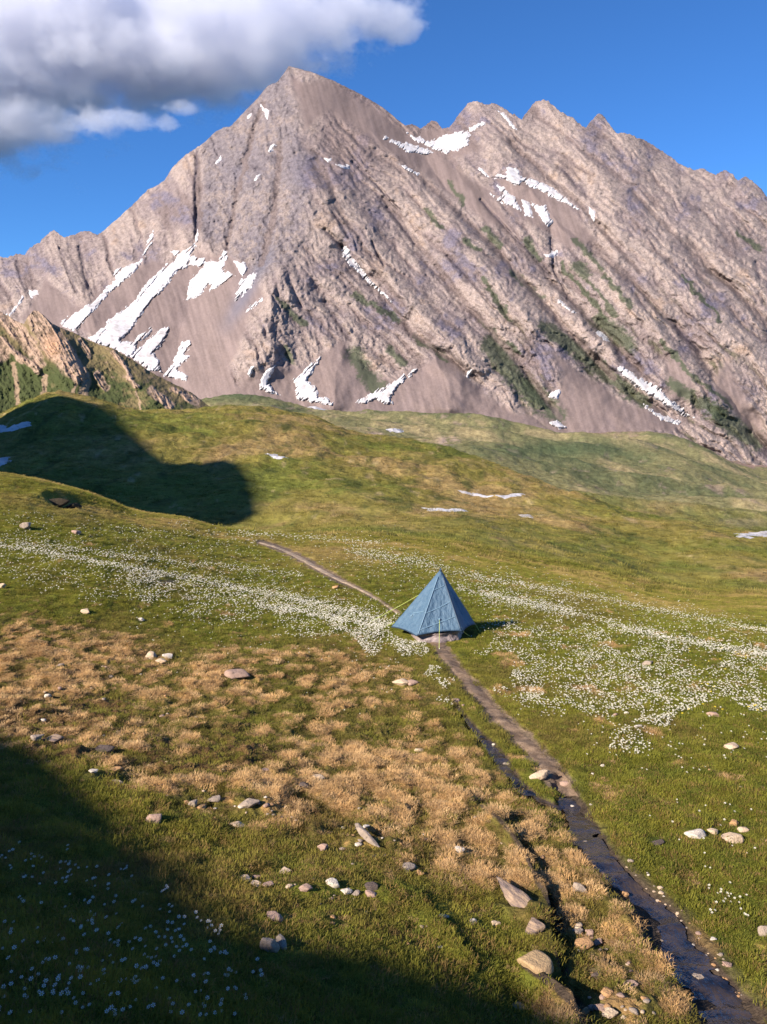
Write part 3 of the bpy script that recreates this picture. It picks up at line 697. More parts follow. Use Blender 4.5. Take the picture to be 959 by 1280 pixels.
def m_colour(px, py, rel, rock):
    r1, r2, r3, scree, lf = [a.ravel() for a in _st['v']]
    n1 = fbm(px / 60, py / 60, 4, 441); n2 = fbm(px / 14, py / 12, 4, 451, 0.6); n3 = fbm(px / 4.2, py / 3.6, 3, 461, 0.7)
    light = np.array([0.345, 0.275, 0.238]); mid = np.array([0.232, 0.184, 0.176]); grey = np.array([0.180, 0.158, 0.168]); dark = np.array([0.085, 0.068, 0.074]); sc = np.array([0.205, 0.156, 0.141])
    gul = 1 - sst(r1 + 0.10 * n2 + 0.08 * n3, 0.10, 0.27)
    C = np.tile(mid, (len(px), 1))
    C = blend(C, light, np.clip(sst(0.75 * (r1 - 0.25) + 0.35 * (r2 - 0.3) + 0.32 * n2 + 0.75 * n1 + 0.2, -0.1, 0.75), 0, 1))
    C = blend(C, np.array([0.36, 0.245, 0.165]), 0.45 * sst(n1 + 0.6 * n2, 0.4, 0.9))
    C = blend(C, np.array([0.165, 0.148, 0.190]), 0.75 * sst(-n1 + 0.6 * n2, 0.25, 0.7))
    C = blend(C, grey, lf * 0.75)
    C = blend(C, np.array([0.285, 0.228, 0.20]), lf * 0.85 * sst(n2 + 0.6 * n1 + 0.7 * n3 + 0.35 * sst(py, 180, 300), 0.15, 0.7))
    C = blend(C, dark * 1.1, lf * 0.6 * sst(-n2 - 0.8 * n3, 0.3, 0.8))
    hi = sst(270 - py, 0, 110) * sst(px, 380, 420) * sst(600 - px, 0, 60)
    C = blend(C, np.array([0.19, 0.142, 0.132]), hi * 0.7)
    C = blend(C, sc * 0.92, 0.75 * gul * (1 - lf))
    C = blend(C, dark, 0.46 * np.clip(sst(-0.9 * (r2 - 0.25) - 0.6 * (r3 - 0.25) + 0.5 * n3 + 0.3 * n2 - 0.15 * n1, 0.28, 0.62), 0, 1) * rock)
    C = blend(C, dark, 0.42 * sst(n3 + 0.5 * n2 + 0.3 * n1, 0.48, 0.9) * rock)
    C = blend(C, sc, scree * 0.93)
    C = C * (1 + scree * (0.26 * fbm((px * 0.45 + py) / 60, (px - 0.3 * py) / 5, 3, 471) + 0.10 * n3))[:, None]
    blue = np.exp(-((px - 322 + (py - 340) * 0.55) / 11) ** 2) * sst(py, 300, 330) * sst(430 - py, 0, 60)
    C = blend(C, np.array([0.145, 0.14, 0.17]), 0.8 * blue)
    jx = px + 5 * n2 + 7 * n1; jy = py + 5 * fbm(px / 14, py / 12, 3, 481)
    for pts, wd in GREENS:
        d, _ = line_d(jx, jy, pts)
        C = blend(C, np.array([0.070, 0.086, 0.050]), 0.85 * (1 - sst(d / wd + 0.5 * n3, 0.6, 1.35)))
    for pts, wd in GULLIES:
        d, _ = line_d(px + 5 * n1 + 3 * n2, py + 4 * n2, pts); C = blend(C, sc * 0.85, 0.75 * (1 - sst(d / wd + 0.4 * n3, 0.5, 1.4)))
    low = sst(py, 300, 460) * sst(px, 560, 700) * rock
    C = blend(C, np.array([0.088, 0.090, 0.050]), 0.75 * low * gul * sst(0.6 * n2 + 0.6 * n1, -0.1, 0.3))
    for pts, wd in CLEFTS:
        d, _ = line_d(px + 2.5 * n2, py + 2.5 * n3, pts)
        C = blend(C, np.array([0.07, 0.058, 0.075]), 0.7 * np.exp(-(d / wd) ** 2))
    return np.clip(C * np.array([0.87, 0.87, 0.905]), 0.015, 0.8)
M_ROCK = rock_material('alpine_rock', 1.0, 1.0)
def m_jag(px):
    a = 0.35 + 0.65 * np.clip(sst(px, 500, 560) + sst(140 - px, 0, 40), 0, 1) + 0.5 * np.exp(-((px - 230) / 60) ** 2)
    return a * (2.0 * fbm(px / 9, px * 0, 3, 491) + 1.2 * fbm(px / 3, px * 0 + 5, 2, 495))
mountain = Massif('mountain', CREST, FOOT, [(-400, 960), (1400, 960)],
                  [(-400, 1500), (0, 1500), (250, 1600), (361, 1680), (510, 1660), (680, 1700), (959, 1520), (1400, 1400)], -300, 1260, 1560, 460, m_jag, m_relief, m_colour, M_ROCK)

# the smaller grassy ridge in front of it on the left
RCREST = [(-400, 330), (-250, 350), (-120, 365), (-60, 372), (-20, 388), (0, 389), (10, 395), (22, 402), (30, 405), (36, 394), (42, 388), (48, 389), (56, 395), (66, 405), (80, 411), (95, 417), (110, 425), (125, 431), (137, 434), (143, 436), (150, 441), (170, 452), (185, 463), (200, 471), (220, 481), (240, 491), (262, 508), (290, 522), (330, 536)]
RFOOT = [(-400, 560), (0, 548), (100, 545), (200, 540), (262, 538), (300, 540), (330, 545)]
R_ROCKS = [([(42, 390), (62, 430), (98, 468)], 12), ([(60, 398), (85, 440), (104, 466)], 7), ([(0, 395), (35, 425), (50, 452)], 9), ([(0, 425), (28, 450)], 5), ([(122, 468), (133, 484)], 5), ([(190, 488), (212, 506)], 6), ([(160, 470), (170, 482)], 4), ([(20, 440), (46, 462)], 4),
           ([(232, 492), (245, 504)], 5), ([(140, 440), (165, 470)], 3), ([(100, 425), (112, 442)], 3), ([(215, 485), (225, 492)], 3), ([(-60, 380), (0, 440)], 12)]
R_SCREE = [([(108, 470), (104, 500), (112, 530)], 6), ([(17, 455), (22, 510)], 3), ([(56, 470), (54, 500)], 3), ([(170, 490), (176, 515)], 1.6), ([(96, 478), (88, 498)], 2.5)]
def r_relief(PX, PY):
    jx = PX + 4 * fbm(PX / 20, PY / 20, 3, 501); jy = PY + 4 * fbm(PX / 20, PY / 20, 3, 511)
    r = 5 * fbm(PX / 50, PY / 40, 4, 521); rk = np.zeros(PX.shape)
    c, s_ = math.cos(R(58)), math.sin(R(58))
    a = PX * c + PY * s_; n = -PX * s_ + PY * c
    st = ridged(n / 11, a / 50, 4, 531)
    for pts, wd in R_ROCKS:
        d, _ = line_d(jx, jy, pts); q = 1 - sst(d / wd, 0.7, 1.2)
        r += 3.2 * np.maximum(1 - d / (wd * 1.8), 0); rk = np.maximum(rk, q)
    r += 3.2 * (st - 0.4) * (0.35 + rk) + 1.2 * fbm(PX / 5, PY / 5, 4, 541, 0.6)
    r += 12 * np.exp(-(line_d(PX, PY, [(42, 388), (75, 440), (105, 520)])[0] / 22) ** 2) + 8 * np.exp(-(line_d(PX, PY, [(143, 436), (190, 500)])[0] / 18) ** 2)
    _st['r'] = (st, rk); return r, 0.15 + 0.85 * rk
def r_colour(px, py, rel, rock):
    st, rk = [a.ravel() for a in _st['r']]
    n1 = fbm(px / 30, py / 26, 4, 551); n2 = fbm(px / 7, py / 6, 4, 561, 0.6)
    cy = np.interp(px, *zip(*RCREST))
    h = (py - cy)
    C = np.tile(np.array([0.20, 0.165, 0.085]), (len(px), 1))
    C = blend(C, np.array([0.068, 0.086, 0.034]), sst(h / 60 + 0.8 * n1 + 0.4 * n2 - 0.25, 0.0, 0.6))
    C = blend(C, np.array([0.30, 0.22, 0.155]), sst(n2 + 0.6 * st - 0.3 - h / 140, 0.0, 0.5) * 0.8)
    lt = np.array([0.45, 0.335, 0.255])
    C = blend(C, lt, rk * sst(n2 + st, -0.35, 0.3)); C = blend(C, np.array([0.2, 0.15, 0.12]), rk * 0.8 * sst(-st - 0.4 * n2 + 0.3, 0.0, 0.4))
    C = blend(C, np.array([0.52, 0.30, 0.17]), 0.6 * np.exp(-((px - 66) / 12) ** 2 - ((py - 432) / 16) ** 2))
    jx = px + 3 * n2 + 3 * n1
    for pts, wd in R_SCREE:
        d, _ = line_d(jx, py, pts); C = blend(C, np.array([0.37, 0.275, 0.19]), 0.85 * (1 - sst(d / wd, 0.6, 1.3)))
    return C * np.array([0.80, 0.76, 0.74])
M_ROCK2 = rock_material('ridge_rock', 3.0, 1.0)
ridge = Massif('rocky_ridge', RCREST, RFOOT, [(-400, 330), (330, 330)], [(-400, 460), (0, 450), (150, 430), (330, 380)], -360, 330, 900, 240,
               lambda px: 0.9 * fbm(px / 8, px * 0, 4, 571), r_relief, r_colour, M_ROCK2)

# ------------------------------------------------------------------ snow patches (each one a separate sheet lying in the hollows)
def snow_material():
    k = NT('old_snow'); tc = k.n('ShaderNodeTexCoord').outputs['Object']
    n = k.noise(tc, 0.12, 6, 0.65); n2 = k.noise(tc, 0.7, 4, 0.6)
    c = k.mix(k.ramp(n, [(0.42, 0.0), (0.66, 1.0)]), (0.54, 0.53, 0.55), (0.36, 0.33, 0.325))
    b = k.n('ShaderNodeBsdfPrincipled', {'Base Color': c, 'Roughness': 0.7, 'Specular IOR Level': 0.25})
    bp = k.n('ShaderNodeBump', {'Height': n2, 'Strength': 0.35, 'Distance': 0.6}); k.t.links.new(bp.outputs[0], b.inputs['Normal'])
    return k.surf(b.outputs[0])
M_SNOW = snow_material()
def half(ox, oy, pts, sc=2.0): return [(ox + x / sc, oy + y / sc) for x, y in pts]
SNOWS = [
 ('long narrow snow streak running down from the notch below the left shoulder', half(0, 280, [(383, 15), (385, 42), (357, 92), (335, 122), (300, 152), (268, 178), (230, 222), (192, 266), (165, 262), (145, 247), (200, 215), (240, 186), (284, 142), (288, 114), (350, 92), (370, 45)])),
 ('largest snowfield, a broad white tongue filling the scree bowl', half(0, 280, [(495, 15), (496, 45), (482, 68), (470, 105), (440, 122), (420, 152), (385, 188), (360, 218), (332, 262), (300, 290), (330, 295), (380, 255), (382, 268), (345, 298), (332, 335), (290, 318), (240, 297), (222, 284), (245, 268), (290, 225), (340, 190), (360, 155), (400, 115), (440, 86), (428, 70), (470, 64), (488, 45)])),
 ('wide ragged snow lobe hanging right of the largest snowfield', half(0, 280, [(478, 78), (520, 90), (545, 95), (560, 66), (571, 74), (557, 113), (592, 130), (560, 150), (525, 168), (522, 152), (490, 186), (463, 190), (480, 136), (508, 106), (470, 104)])),
 ('lower snow lobe split by dirt stripes at the foot of the bowl', half(0, 280, [(422, 254), (426, 266), (405, 300), (385, 320), (400, 345), (402, 368), (372, 366), (345, 345), (322, 330), (360, 302), (398, 264)])),
 ('ragged isolated snow tongue on the scree right of the bowl snow', half(0, 280, [(474, 288), (478, 300), (465, 325), (480, 330), (456, 346), (444, 362), (470, 380), (465, 392), (440, 388), (410, 380), (430, 350), (445, 318), (452, 298)])),
 ('small snow patch under the dark rock step of the left face', half(0, 280, [(585, 92), (612, 96), (622, 110), (606, 132), (592, 108)])),
 ('pointed snow patch dropping from the dark rock step', half(0, 280, [(604, 138), (630, 126), (640, 118), (642, 130), (628, 160), (606, 180), (588, 198), (588, 176)])),
 ('thin slanting snow sliver above the grey scree chute', half(0, 280, [(656, 180), (658, 190), (636, 208), (614, 222), (622, 206), (640, 192)])),
 ('small upright snow strip at the left of the lower scree', half(0, 280, [(640, 348), (636, 360), (626, 382), (618, 378), (622, 362)])),
 ('snow tongue with a splayed foot on the lower scree', half(0, 280, [(690, 352), (682, 372), (672, 392), (682, 412), (702, 428), (676, 424), (650, 414), (652, 386), (664, 366)])),
 ('tall leaning snow tongue in the gully below the pale ribs', half(0, 280, [(802, 332), (788, 360), (768, 392), (792, 408), (798, 430), (838, 442), (830, 456), (780, 446), (742, 438), (734, 388), (758, 366), (780, 346)])),
 ('fan of broken snow climbing beside the big scree cone', [(526, 458), (516, 467), (500, 480), (488, 497), (494, 506), (480, 505), (470, 500), (455, 505), (444, 503), (466, 491), (488, 479), (506, 467)]),
 ('narrow diagonal snow line in the gully of the central face', [(434, 305), (439, 320), (453, 338), (470, 356), (488, 372), (491, 380), (478, 368), (455, 348), (434, 328), (425, 317)]),
 ('broad snowfield in the saddle right of the summit slope', half(480, 80, [(60, 172), (90, 184), (115, 195), (150, 178), (180, 172), (206, 164), (214, 175), (212, 204), (180, 216), (150, 224), (108, 205), (80, 196)])),
 ('long low snow strip left of the saddle snowfield', half(480, 80, [(0, 178), (40, 195), (90, 206), (124, 222), (100, 228), (58, 220), (30, 202), (0, 188)])),
 ('thin snow ramp rising from the saddle towards the next peak', half(480, 80, [(214, 160), (234, 150), (252, 143), (254, 150), (235, 160), (216, 170)])),
 ('long upper snow band of the right basin', half(480, 80, [(306, 260), (330, 258), (346, 280), (380, 290), (430, 315), (468, 345), (492, 366), (470, 358), (430, 338), (390, 316), (345, 297), (340, 305), (318, 300), (302, 286), (280, 284), (280, 277), (304, 278)])),
 ('lower ragged snow patch at the left of the right basin', half(480, 80, [(264, 322), (300, 333), (280, 300), (300, 308), (330, 338), (346, 372), (318, 356), (276, 338)])),
 ('short blunt snow block in the middle of the right basin', half(480, 80, [(345, 340), (363, 345), (374, 384), (352, 380)])),
 ('forked snow block at the right end of the basin', half(480, 80, [(369, 345), (390, 356), (404, 352), (424, 396), (408, 408), (394, 384), (382, 372)])),
 ('small snow spot above the end of the long upper band', half(480, 80, [(512, 356), (532, 370), (526, 390), (514, 374)])),
 ('slim snow streak just below the first jagged peak', half(480, 80, [(286, 118), (298, 122), (318, 142), (334, 165), (324, 164), (308, 142)])),
 ('short snow dash low in the middle of the right face', half(480, 80, [(426, 584), (442, 590), (482, 622), (470, 622), (446, 606)])),
 ('long wide snow strip slanting down the right gully', half(480, 380, [(580, 155), (600, 154), (642, 186), (682, 205), (702, 226), (732, 250), (778, 285), (750, 280), (702, 250), (660, 226), (618, 196), (584, 170)])),
 ('thin curved snow line below the long right strip', half(480, 380, [(650, 250), (690, 275), (748, 296), (736, 302), (690, 288), (654, 262)])),
 ('small round snow patch where the scree meets the green hills', half(480, 380, [(412, 294), (432, 291), (456, 308), (440, 313), (418, 304)])),
 ('small snow spot on the rib above the round patch', half(480, 380, [(410, 224), (438, 213), (444, 218), (434, 238), (414, 236)])),
 ('little snow hook near the top of the big scree cone', half(480, 380, [(205, 178), (222, 158), (226, 164), (212, 178), (216, 190), (206, 184)])),
 ('small snow dash beside the upper green terrace', half(480, 380, [(524, 68), (546, 72), (566, 94), (548, 92)])),
 ('small snow spot at the foot of the far left crags', half(0, 280, [(74, 165), (96, 166), (98, 176), (76, 184)])),
 ('thin snow streak in the far left gully', half(0, 280, [(18, 226), (40, 205), (58, 177), (60, 183), (44, 210), (24, 230)])),
 ('bright snow spot just under the summit', half(0, 0, [(652, 260), (662, 270), (676, 274), (670, 302), (660, 282)])),
 ('tiny snow spot left of the summit gully', half(0, 0, [(618, 290), (628, 284), (630, 290), (620, 297)])),
 ('thin slanting snow fleck in the middle of the left face', half(0, 0, [(536, 408), (552, 390), (554, 398), (542, 412)])),
 ('thin snow fleck on the ridge below the summit', half(0, 0, [(668, 380), (686, 357), (690, 363), (674, 382)])),
 ('small snow hook low on the grey left face', half(0, 0, [(634, 452), (640, 438), (650, 436), (642, 452)])),
 ('small flat snow dash on the brown summit slope', half(0, 0, [(838, 410), (874, 414), (872, 421), (852, 420)])),
 ('tiny snow fleck left of the flat dash', half(0, 0, [(812, 396), (830, 394), (830, 402), (820, 404)])),
 ('short snow streak on the slope below the saddle', half(480, 80, [(32, 246), (52, 254), (90, 275), (82, 277), (50, 262)])),
 ('thin snow fleck right of the saddle', half(480, 80, [(234, 255), (246, 262), (262, 280), (254, 280)])),
 ('broken snow crumbs in the dark gully under the basin', half(480, 80, [(402, 476), (432, 466), (436, 474), (418, 486), (404, 484)])),
]
def snow_on(massif, label, poly, off=5.0):
    p = np.array(poly); x0, y0 = p.min(0) - 2; x1, y1 = p.max(0) + 2
    stp = 0.42
    xs = np.arange(x0, x1 + stp, stp); ys = np.arange(y0, y1 + stp, stp)
    X, Y = np.meshgrid(xs, ys)
    big = min(1.0, math.sqrt((x1 - x0) * (y1 - y0)) / 40)
    w1 = (0.6 + 1.6 * big) * fbm(X / 9, Y / 9, 4, 601, 0.65) + (0.4 + 1.5 * big) * fbm(X / 4.6, Y / 4.0, 3, 605, 0.6)
    sd = poly_sd(X, Y, poly) + w1 - 0.25
    st = fbm((X + 0.9 * Y) / 5.5, (X - 0.9 * Y) / 60, 3, 611)
    if big > 0.6: sd = sd + 3.0 * sst(st, 0.2, 0.5)
    d = massif.depth(X, Y, 1)
    t = off * np.clip(-sd / 2.5, -0.6, 1.0)
    P = at(X, Y, d - t + 0.5)
    keep = sd < 1.3
    nr, nc = X.shape
    f = grid_faces(nr, nc); f = f[keep.ravel()[f].all(1)]
    if len(f) == 0: return None
    ids = np.unique(f); mp = np.full(nr * nc, -1); mp[ids] = np.arange(len(ids))
    o = mesh_obj('snow_patch', P.reshape(-1, 3)[ids], mp[f], M_SNOW)
    return tag(o, label, 'snow patch', 'snow patches on the mountain')
for lab, poly in SNOWS:
    snow_on(mountain, lab, poly)
# snow lying on the hills and the plain
GSNOW = [
 ('snow patch in the shaded hollow at the left edge, upper one', half(0, 480, [(-60, 104), (0, 104), (40, 100), (82, 94), (60, 108), (20, 121), (-60, 124)])),
 ('snow patch in the shaded hollow at the left edge, lower one', half(0, 480, [(-50, 186), (0, 184), (22, 182), (26, 194), (12, 210), (-50, 214)])),
 ('short snow sliver on the sunlit round hill', half(0, 480, [(661, 172), (690, 175), (722, 186), (704, 188), (672, 182)])),
 ('two joined snow bars on the near side of the green hill', half(480, 380, [(183, 464), (240, 474), (276, 479), (320, 474), (348, 475), (345, 481), (300, 486), (260, 483), (205, 474)])),
 ('thin snow bar below the two joined bars', half(480, 380, [(103, 511), (160, 513), (208, 516), (204, 520), (150, 519), (110, 518)])),
 ('snow bar at the right edge of the valley floor', half(480, 380, [(884, 577), (930, 571), (990, 566), (990, 578), (930, 580), (892, 584)])),
 ('tiny snow dash right of the thin bar', half(480, 380, [(338, 527), (376, 530), (372, 534), (342, 532)])),
 ('small snow spot on the plain under the mountain', half(0, 280, [(756, 455), (800, 460), (808, 468), (776, 467)])),
 ('flat snow strip on the saddle behind the rocky ridge, right one', half(0, 280, [(496, 420), (520, 410), (546, 398), (546, 410), (524, 422), (500, 426)])),
 ('small snow dash on the hummocky plain', half(480, 380, [(8, 315), (44, 311), (46, 317), (16, 321)])),
]
def snow_ground(label, poly):
    h = g_hit([p[0] for p in poly], [p[1] for p in poly])
    h = h[~np.isnan(h[:, 0])]
    if len(h) < 3: return
    c = h[:, :2]; x0, y0 = c.min(0); x1, y1 = c.max(0)
    n = 70
    X, Y = np.meshgrid(np.linspace(x0 - 1, x1 + 1, n * 2), np.linspace(y0 - 1, y1 + 1, n))
    sc = y1 - y0
    sd = poly_sd(X, Y, c) + 0.10 * sc * fbm(X / sc * 3, Y / sc * 4, 4, 621, 0.6)
    Z = g_height(X, Y) + np.clip(-sd / (0.12 * sc), -0.5, 1) * 0.02 * sc
    keep = sd < 0.05 * sc
    f = grid_faces(n, n * 2); f = f[keep.ravel()[f].all(1)]
    if len(f) == 0: return
    ids = np.unique(f); mp = np.full(X.size, -1); mp[ids] = np.arange(len(ids))
    o = mesh_obj('snow_patch', np.stack([X, Y, Z], -1).reshape(-1, 3)[ids], mp[f], M_SNOW)
    tag(o, label, 'snow patch', 'snow patches on the hills')
for lab, poly in GSNOW: snow_ground(lab, poly)
# ------------------------------------------------------------------ footpath and running water
def trace_strip(pts, n, m, widen=1.0, wob=0.3, seed=0):
    p = np.array(pts, float)
    L = np.concatenate([[0], np.cumsum(np.hypot(*np.diff(p[:, :2], axis=0).T))])
    q = np.linspace(0, L[-1], n)
    x, y, w = (pchip(q, L, p[:, i]) for i in range(3))
    a = np.linspace(-1, 1, m)
    wl = w * widen * (1 + wob * fbm(q / 22, q * 0 + seed, 3, seed)); wr = w * widen * (1 + wob * fbm(q / 22, q * 0 + seed + 9, 3, seed + 5))
    X = x[:, None] + np.where(a[None, :] < 0, wl[:, None], wr[:, None]) * a[None, :]
    h = g_hit(X.ravel(), np.repeat(y, m))
    return h.reshape(n, m, 3), a, q
def earth_mat(c1, c2):
    k = NT('trodden_earth'); tc = k.n('ShaderNodeTexCoord').outputs['Object']
    n1 = k.noise(tc, 7, 6, 0.7); n2 = k.noise(tc, 60, 4, 0.7)
    c = k.mix(k.ramp(n1, [(0.35, 0), (0.7, 1)]), c1, c2)
    c = k.mix(1.0, c, k.ramp(n2, [(0.3, 0.7), (0.7, 1.3)]), 'MULTIPLY')
    b = k.n('ShaderNodeBsdfPrincipled', {'Base Color': c, 'Roughness': 0.95, 'Specular IOR Level': 0.1})
    bp = k.n('ShaderNodeBump', {'Height': n2, 'Strength': 0.7, 'Distance': 0.02}); k.t.links.new(bp.outputs[0], b.inputs['Normal'])
    return k.surf(b.outputs[0])
def path_piece(pts, n, seed, c1, c2):
    P, a, q = trace_strip(pts, n, 9, 0.95, 0.35, seed)
    P[:, :, 2] += 0.010 - 0.022 * np.abs(a)[None, :] ** 4 + 0.008 * fbm(P[:, :, 0] * 9, P[:, :, 1] * 9, 3, 701)
    o = mesh_obj('path', P.reshape(-1, 3), grid_faces(n, 9), earth_mat(c1, c2)); tag(o, kind='structure')
path_piece(PATH_UP, 160, 3, (0.27, 0.20, 0.145), (0.44, 0.34, 0.25)); path_piece(PATH_DN, 260, 7, (0.150, 0.100, 0.068), (0.300, 0.215, 0.150))
k = NT('stream_water'); tc = k.n('ShaderNodeTexCoord').outputs['Object']
mp = k.n('ShaderNodeMapping', {'Vector': tc, 'Scale': (1.0, 0.6, 1.0)})
n1 = k.noise(mp.outputs[0], 16, 4, 0.6); n2 = k.noise(tc, 5, 4, 0.6)
c = k.mix(k.ramp(n2, [(0.35, 0), (0.65, 1)]), (0.008, 0.009, 0.014), (0.060, 0.042, 0.030))
b = k.n('ShaderNodeBsdfPrincipled', {'Base Color': c, 'Roughness': 0.08, 'IOR': 1.7, 'Specular IOR Level': 0.5})
bp = k.n('ShaderNodeBump', {'Height': n1, 'Strength': 0.8, 'Distance': 0.03}); k.t.links.new(bp.outputs[0], b.inputs['Normal'])
M_WATER = k.surf(b.outputs[0])
def water(name, pts, n, widen, lift, seed):
    P, a, q = trace_strip(pts, n, 9, widen, 0.75, seed)
    mid = P[:, 3:6, 2].min(1)
    P[:, :, 2] = 0.25 * P[:, :, 2] + 0.75 * mid[:, None] + lift
    o = mesh_obj(name, P.reshape(-1, 3), grid_faces(n, 9), M_WATER); tag(o, kind='structure')
water('stream', STREAM[1:], 240, 0.95, 0.022, 11); water('brook', BROOK, 160, 1.0, 0.03, 15)

# ------------------------------------------------------------------ stones
def unit_sphere(sub):
    bm = bmesh.new(); bmesh.ops.create_icosphere(bm, subdivisions=sub, radius=1)
    V = np.array([v.co[:] for v in bm.verts]); Fc = np.array([[v.index for v in f.verts] for f in bm.faces]); bm.free()
    return V / np.linalg.norm(V, axis=1)[:, None], Fc
SPH = {2: unit_sphere(2), 3: unit_sphere(3), 4: unit_sphere(4)}
def rock_shape(seed, sub=3, planes=13, flat=0.75, sharp=34.0):
    rs = np.random.RandomState(seed)
    D, Fc = SPH[sub]
    N = rs.normal(size=(planes, 3)); N /= np.linalg.norm(N, axis=1)[:, None]
    N = np.concatenate([N, [[0.1 * rs.normal(), 0.1 * rs.normal(), 1]]]); d = np.concatenate([rs.uniform(0.55, 1.0, planes), [flat]])
    N /= np.linalg.norm(N, axis=1)[:, None]
    q = np.maximum(D @ N.T, 1e-3) / d[None, :]
    r = 1.0 / (np.sum(np.clip(q, 0, 50) ** sharp, 1) ** (1 / sharp))
    r = np.minimum(r, 1.25)
    V = D * r[:, None]
    V += D * (0.05 * fbm(V[:, 0] * 2.2 + seed, V[:, 1] * 2.2 + V[:, 2] * 1.7, 3, 711) + 0.02 * fbm(V[:, 0] * 7 + seed, V[:, 1] * 7 + V[:, 2] * 6, 3, 715))[:, None]
    V -= (V.max(0) + V.min(0)) / 2
    return V / (V.max(0) - V.min(0)), Fc
def stone_mat(name, c1, c2, layered=False, c3=None):
    k = NT(name); tc = k.n('ShaderNodeTexCoord').outputs['Object']
    n1 = k.noise(tc, 9, 6, 0.7); n2 = k.noise(tc, 70, 5, 0.7)
    c = k.mix(k.ramp(n1, [(0.35, 0), (0.68, 1)]), c1, c2)
    if layered:
        mpp = k.n('ShaderNodeMapping', {'Vector': tc, 'Scale': (1.5, 9.0, 16.0)})
        n3 = k.noise(mpp.outputs[0], 3.0, 5, 0.65)
        c = k.mix(k.ramp(n3, [(0.38, 0), (0.6, 1)]), c, c3)
    n4 = k.noise(tc, 17, 3, 0.5)
    c = k.mix(k.ramp(n4, [(0.66, 0), (0.74, 0.8)]), c, (0.075, 0.068, 0.055))
    c = k.mix(1.0, c, k.ramp(n2, [(0.3, 0.75), (0.7, 1.22)]), 'MULTIPLY')
    b = k.n('ShaderNodeBsdfPrincipled', {'Base Color': c, 'Roughness': 0.85, 'Specular IOR Level': 0.25})
    bp = k.n('ShaderNodeBump', {'Height': n2, 'Strength': 0.7, 'Distance': 0.012})
    bp2 = k.n('ShaderNodeBump', {'Height': n3 if layered else n1, 'Strength': 0.6, 'Distance': 0.03, 'Normal': bp.outputs[0]})
    k.t.links.new(bp2.outputs[0], b.inputs['Normal'])
    return k.surf(b.outputs[0])
ST = {'pale': stone_mat('pale_stone', (0.60, 0.46, 0.32), (0.42, 0.31, 0.21)), 'white': stone_mat('whitish_stone', (0.66, 0.58, 0.49), (0.46, 0.40, 0.33)),
      'grey': stone_mat('grey_stone', (0.37, 0.295, 0.235), (0.24, 0.19, 0.15)), 'orange': stone_mat('orange_stone', (0.48, 0.28, 0.13), (0.33, 0.19, 0.10)),
      'dark': stone_mat('dark_stone', (0.13, 0.095, 0.08), (0.075, 0.058, 0.052)), 'pink': stone_mat('pink_stone', (0.40, 0.27, 0.21), (0.28, 0.19, 0.15)),
      'layered': stone_mat('layered_schist', (0.42, 0.30, 0.20), (0.30, 0.21, 0.15), True, (0.13, 0.10, 0.10)), 'tan': stone_mat('ochre_boulder', (0.46, 0.32, 0.17), (0.34, 0.23, 0.13))}
ST['hollow_dark'] = stone_mat('dark_hollow_shade', (0.035, 0.026, 0.018), (0.075, 0.055, 0.03))  # near-black: the shade of the rim hollow put into the colour
FOOTP = []                                   # footprints, so no grass grows through a stone
_rn = [0]
def stone(px, py, w, h, mat, label, group=None, cat='rock', flat=0.75, aspect=0.72, rot=None, length=None, name='rock', sub=3, planes=13):
    g = g_hit([px], [min(py + h * 0.30, 1300)])[0]
    if np.isnan(g[0]): return None
    dep = g[1] * CP - g[2] * SP; sc = dep / F
    W = w * sc; dl = math.atan2(-g[2], g[1])
    D = W * aspect
    Hh = (h * sc - D * math.sin(dl)) / math.cos(dl)
    Hh = min(max(Hh, 0.30 * W), 0.85 * W)
    _rn[0] += 1
    if w >= 12 and sub == 3: sub = 4
    if w < 20: w, h = w * 1.15, h * 1.25
    V, Fc = rock_shape(1000 + _rn[0] * 7, sub, planes, flat)
    if length: W = length
    V = V * np.array([W, D, Hh * 1.35])
    o = mesh_obj(name, V, Fc, ST[mat])
    r = random.Random(_rn[0])
    o.location = (g[0], g[1], g[2] + Hh * (0.20 if w > 19 else 0.36))
    o.rotation_euler = (r.uniform(-0.12, 0.12), r.uniform(-0.12, 0.12), r.uniform(-0.5, 0.5) if rot is None else rot)
    FOOTP.append((g[0], g[1], 0.03 + (0.34 if length else 0.55) * max(W, D)))
    return tag(o, label, cat, group)
def dirn(a, b):
    h = g_hit([a[0], b[0]], [a[1], b[1]]); d = h[1] - h[0]
    return math.atan2(d[1], d[0]), float(np.linalg.norm(d))
# the big ones
stone(669, 1198, 46, 35, 'tan', 'largest ochre boulder, rounded, beside the dark cut bank', cat='boulder', sub=4, planes=9, flat=0.8, aspect=0.8, rot=-0.4)
ang, ln = dirn((619, 1112), (685, 1146))
stone(651, 1124, 40, 24, 'layered', 'long log-like slab of layered rock slanting to the bank edge', rot=ang, length=ln, aspect=0.62, sub=4, flat=0.6, planes=16)
stone(668, 1158, 24, 24, 'layered', 'broken layered rock just below the log-like slab', rot=ang, aspect=0.7)
ang2, ln2 = dirn((443, 1036), (472, 1050))
stone(457, 1041, 26, 13, 'grey', 'flat grey slab at the lower edge of the wide straw patch', rot=ang2, length=ln2, aspect=0.45, flat=0.6)
stone(458, 1033, 10, 6, 'white', 'small pale stone lying against the flat grey slab')
stone(337, 1180, 26, 22, 'grey', 'big split grey rock in the shade of the lower slope, left half', aspect=0.5)
stone(352, 1177, 24, 18, 'grey', 'big split grey rock in the shade of the lower slope, right half', aspect=0.5, rot=-0.9)
stone(344, 1144, 26, 14, 'pink', 'pinkish flat stone above the split grey rock')
stone(869, 1040, 27, 14, 'white', 'whitish pointed stone on the green bank right of the stream')
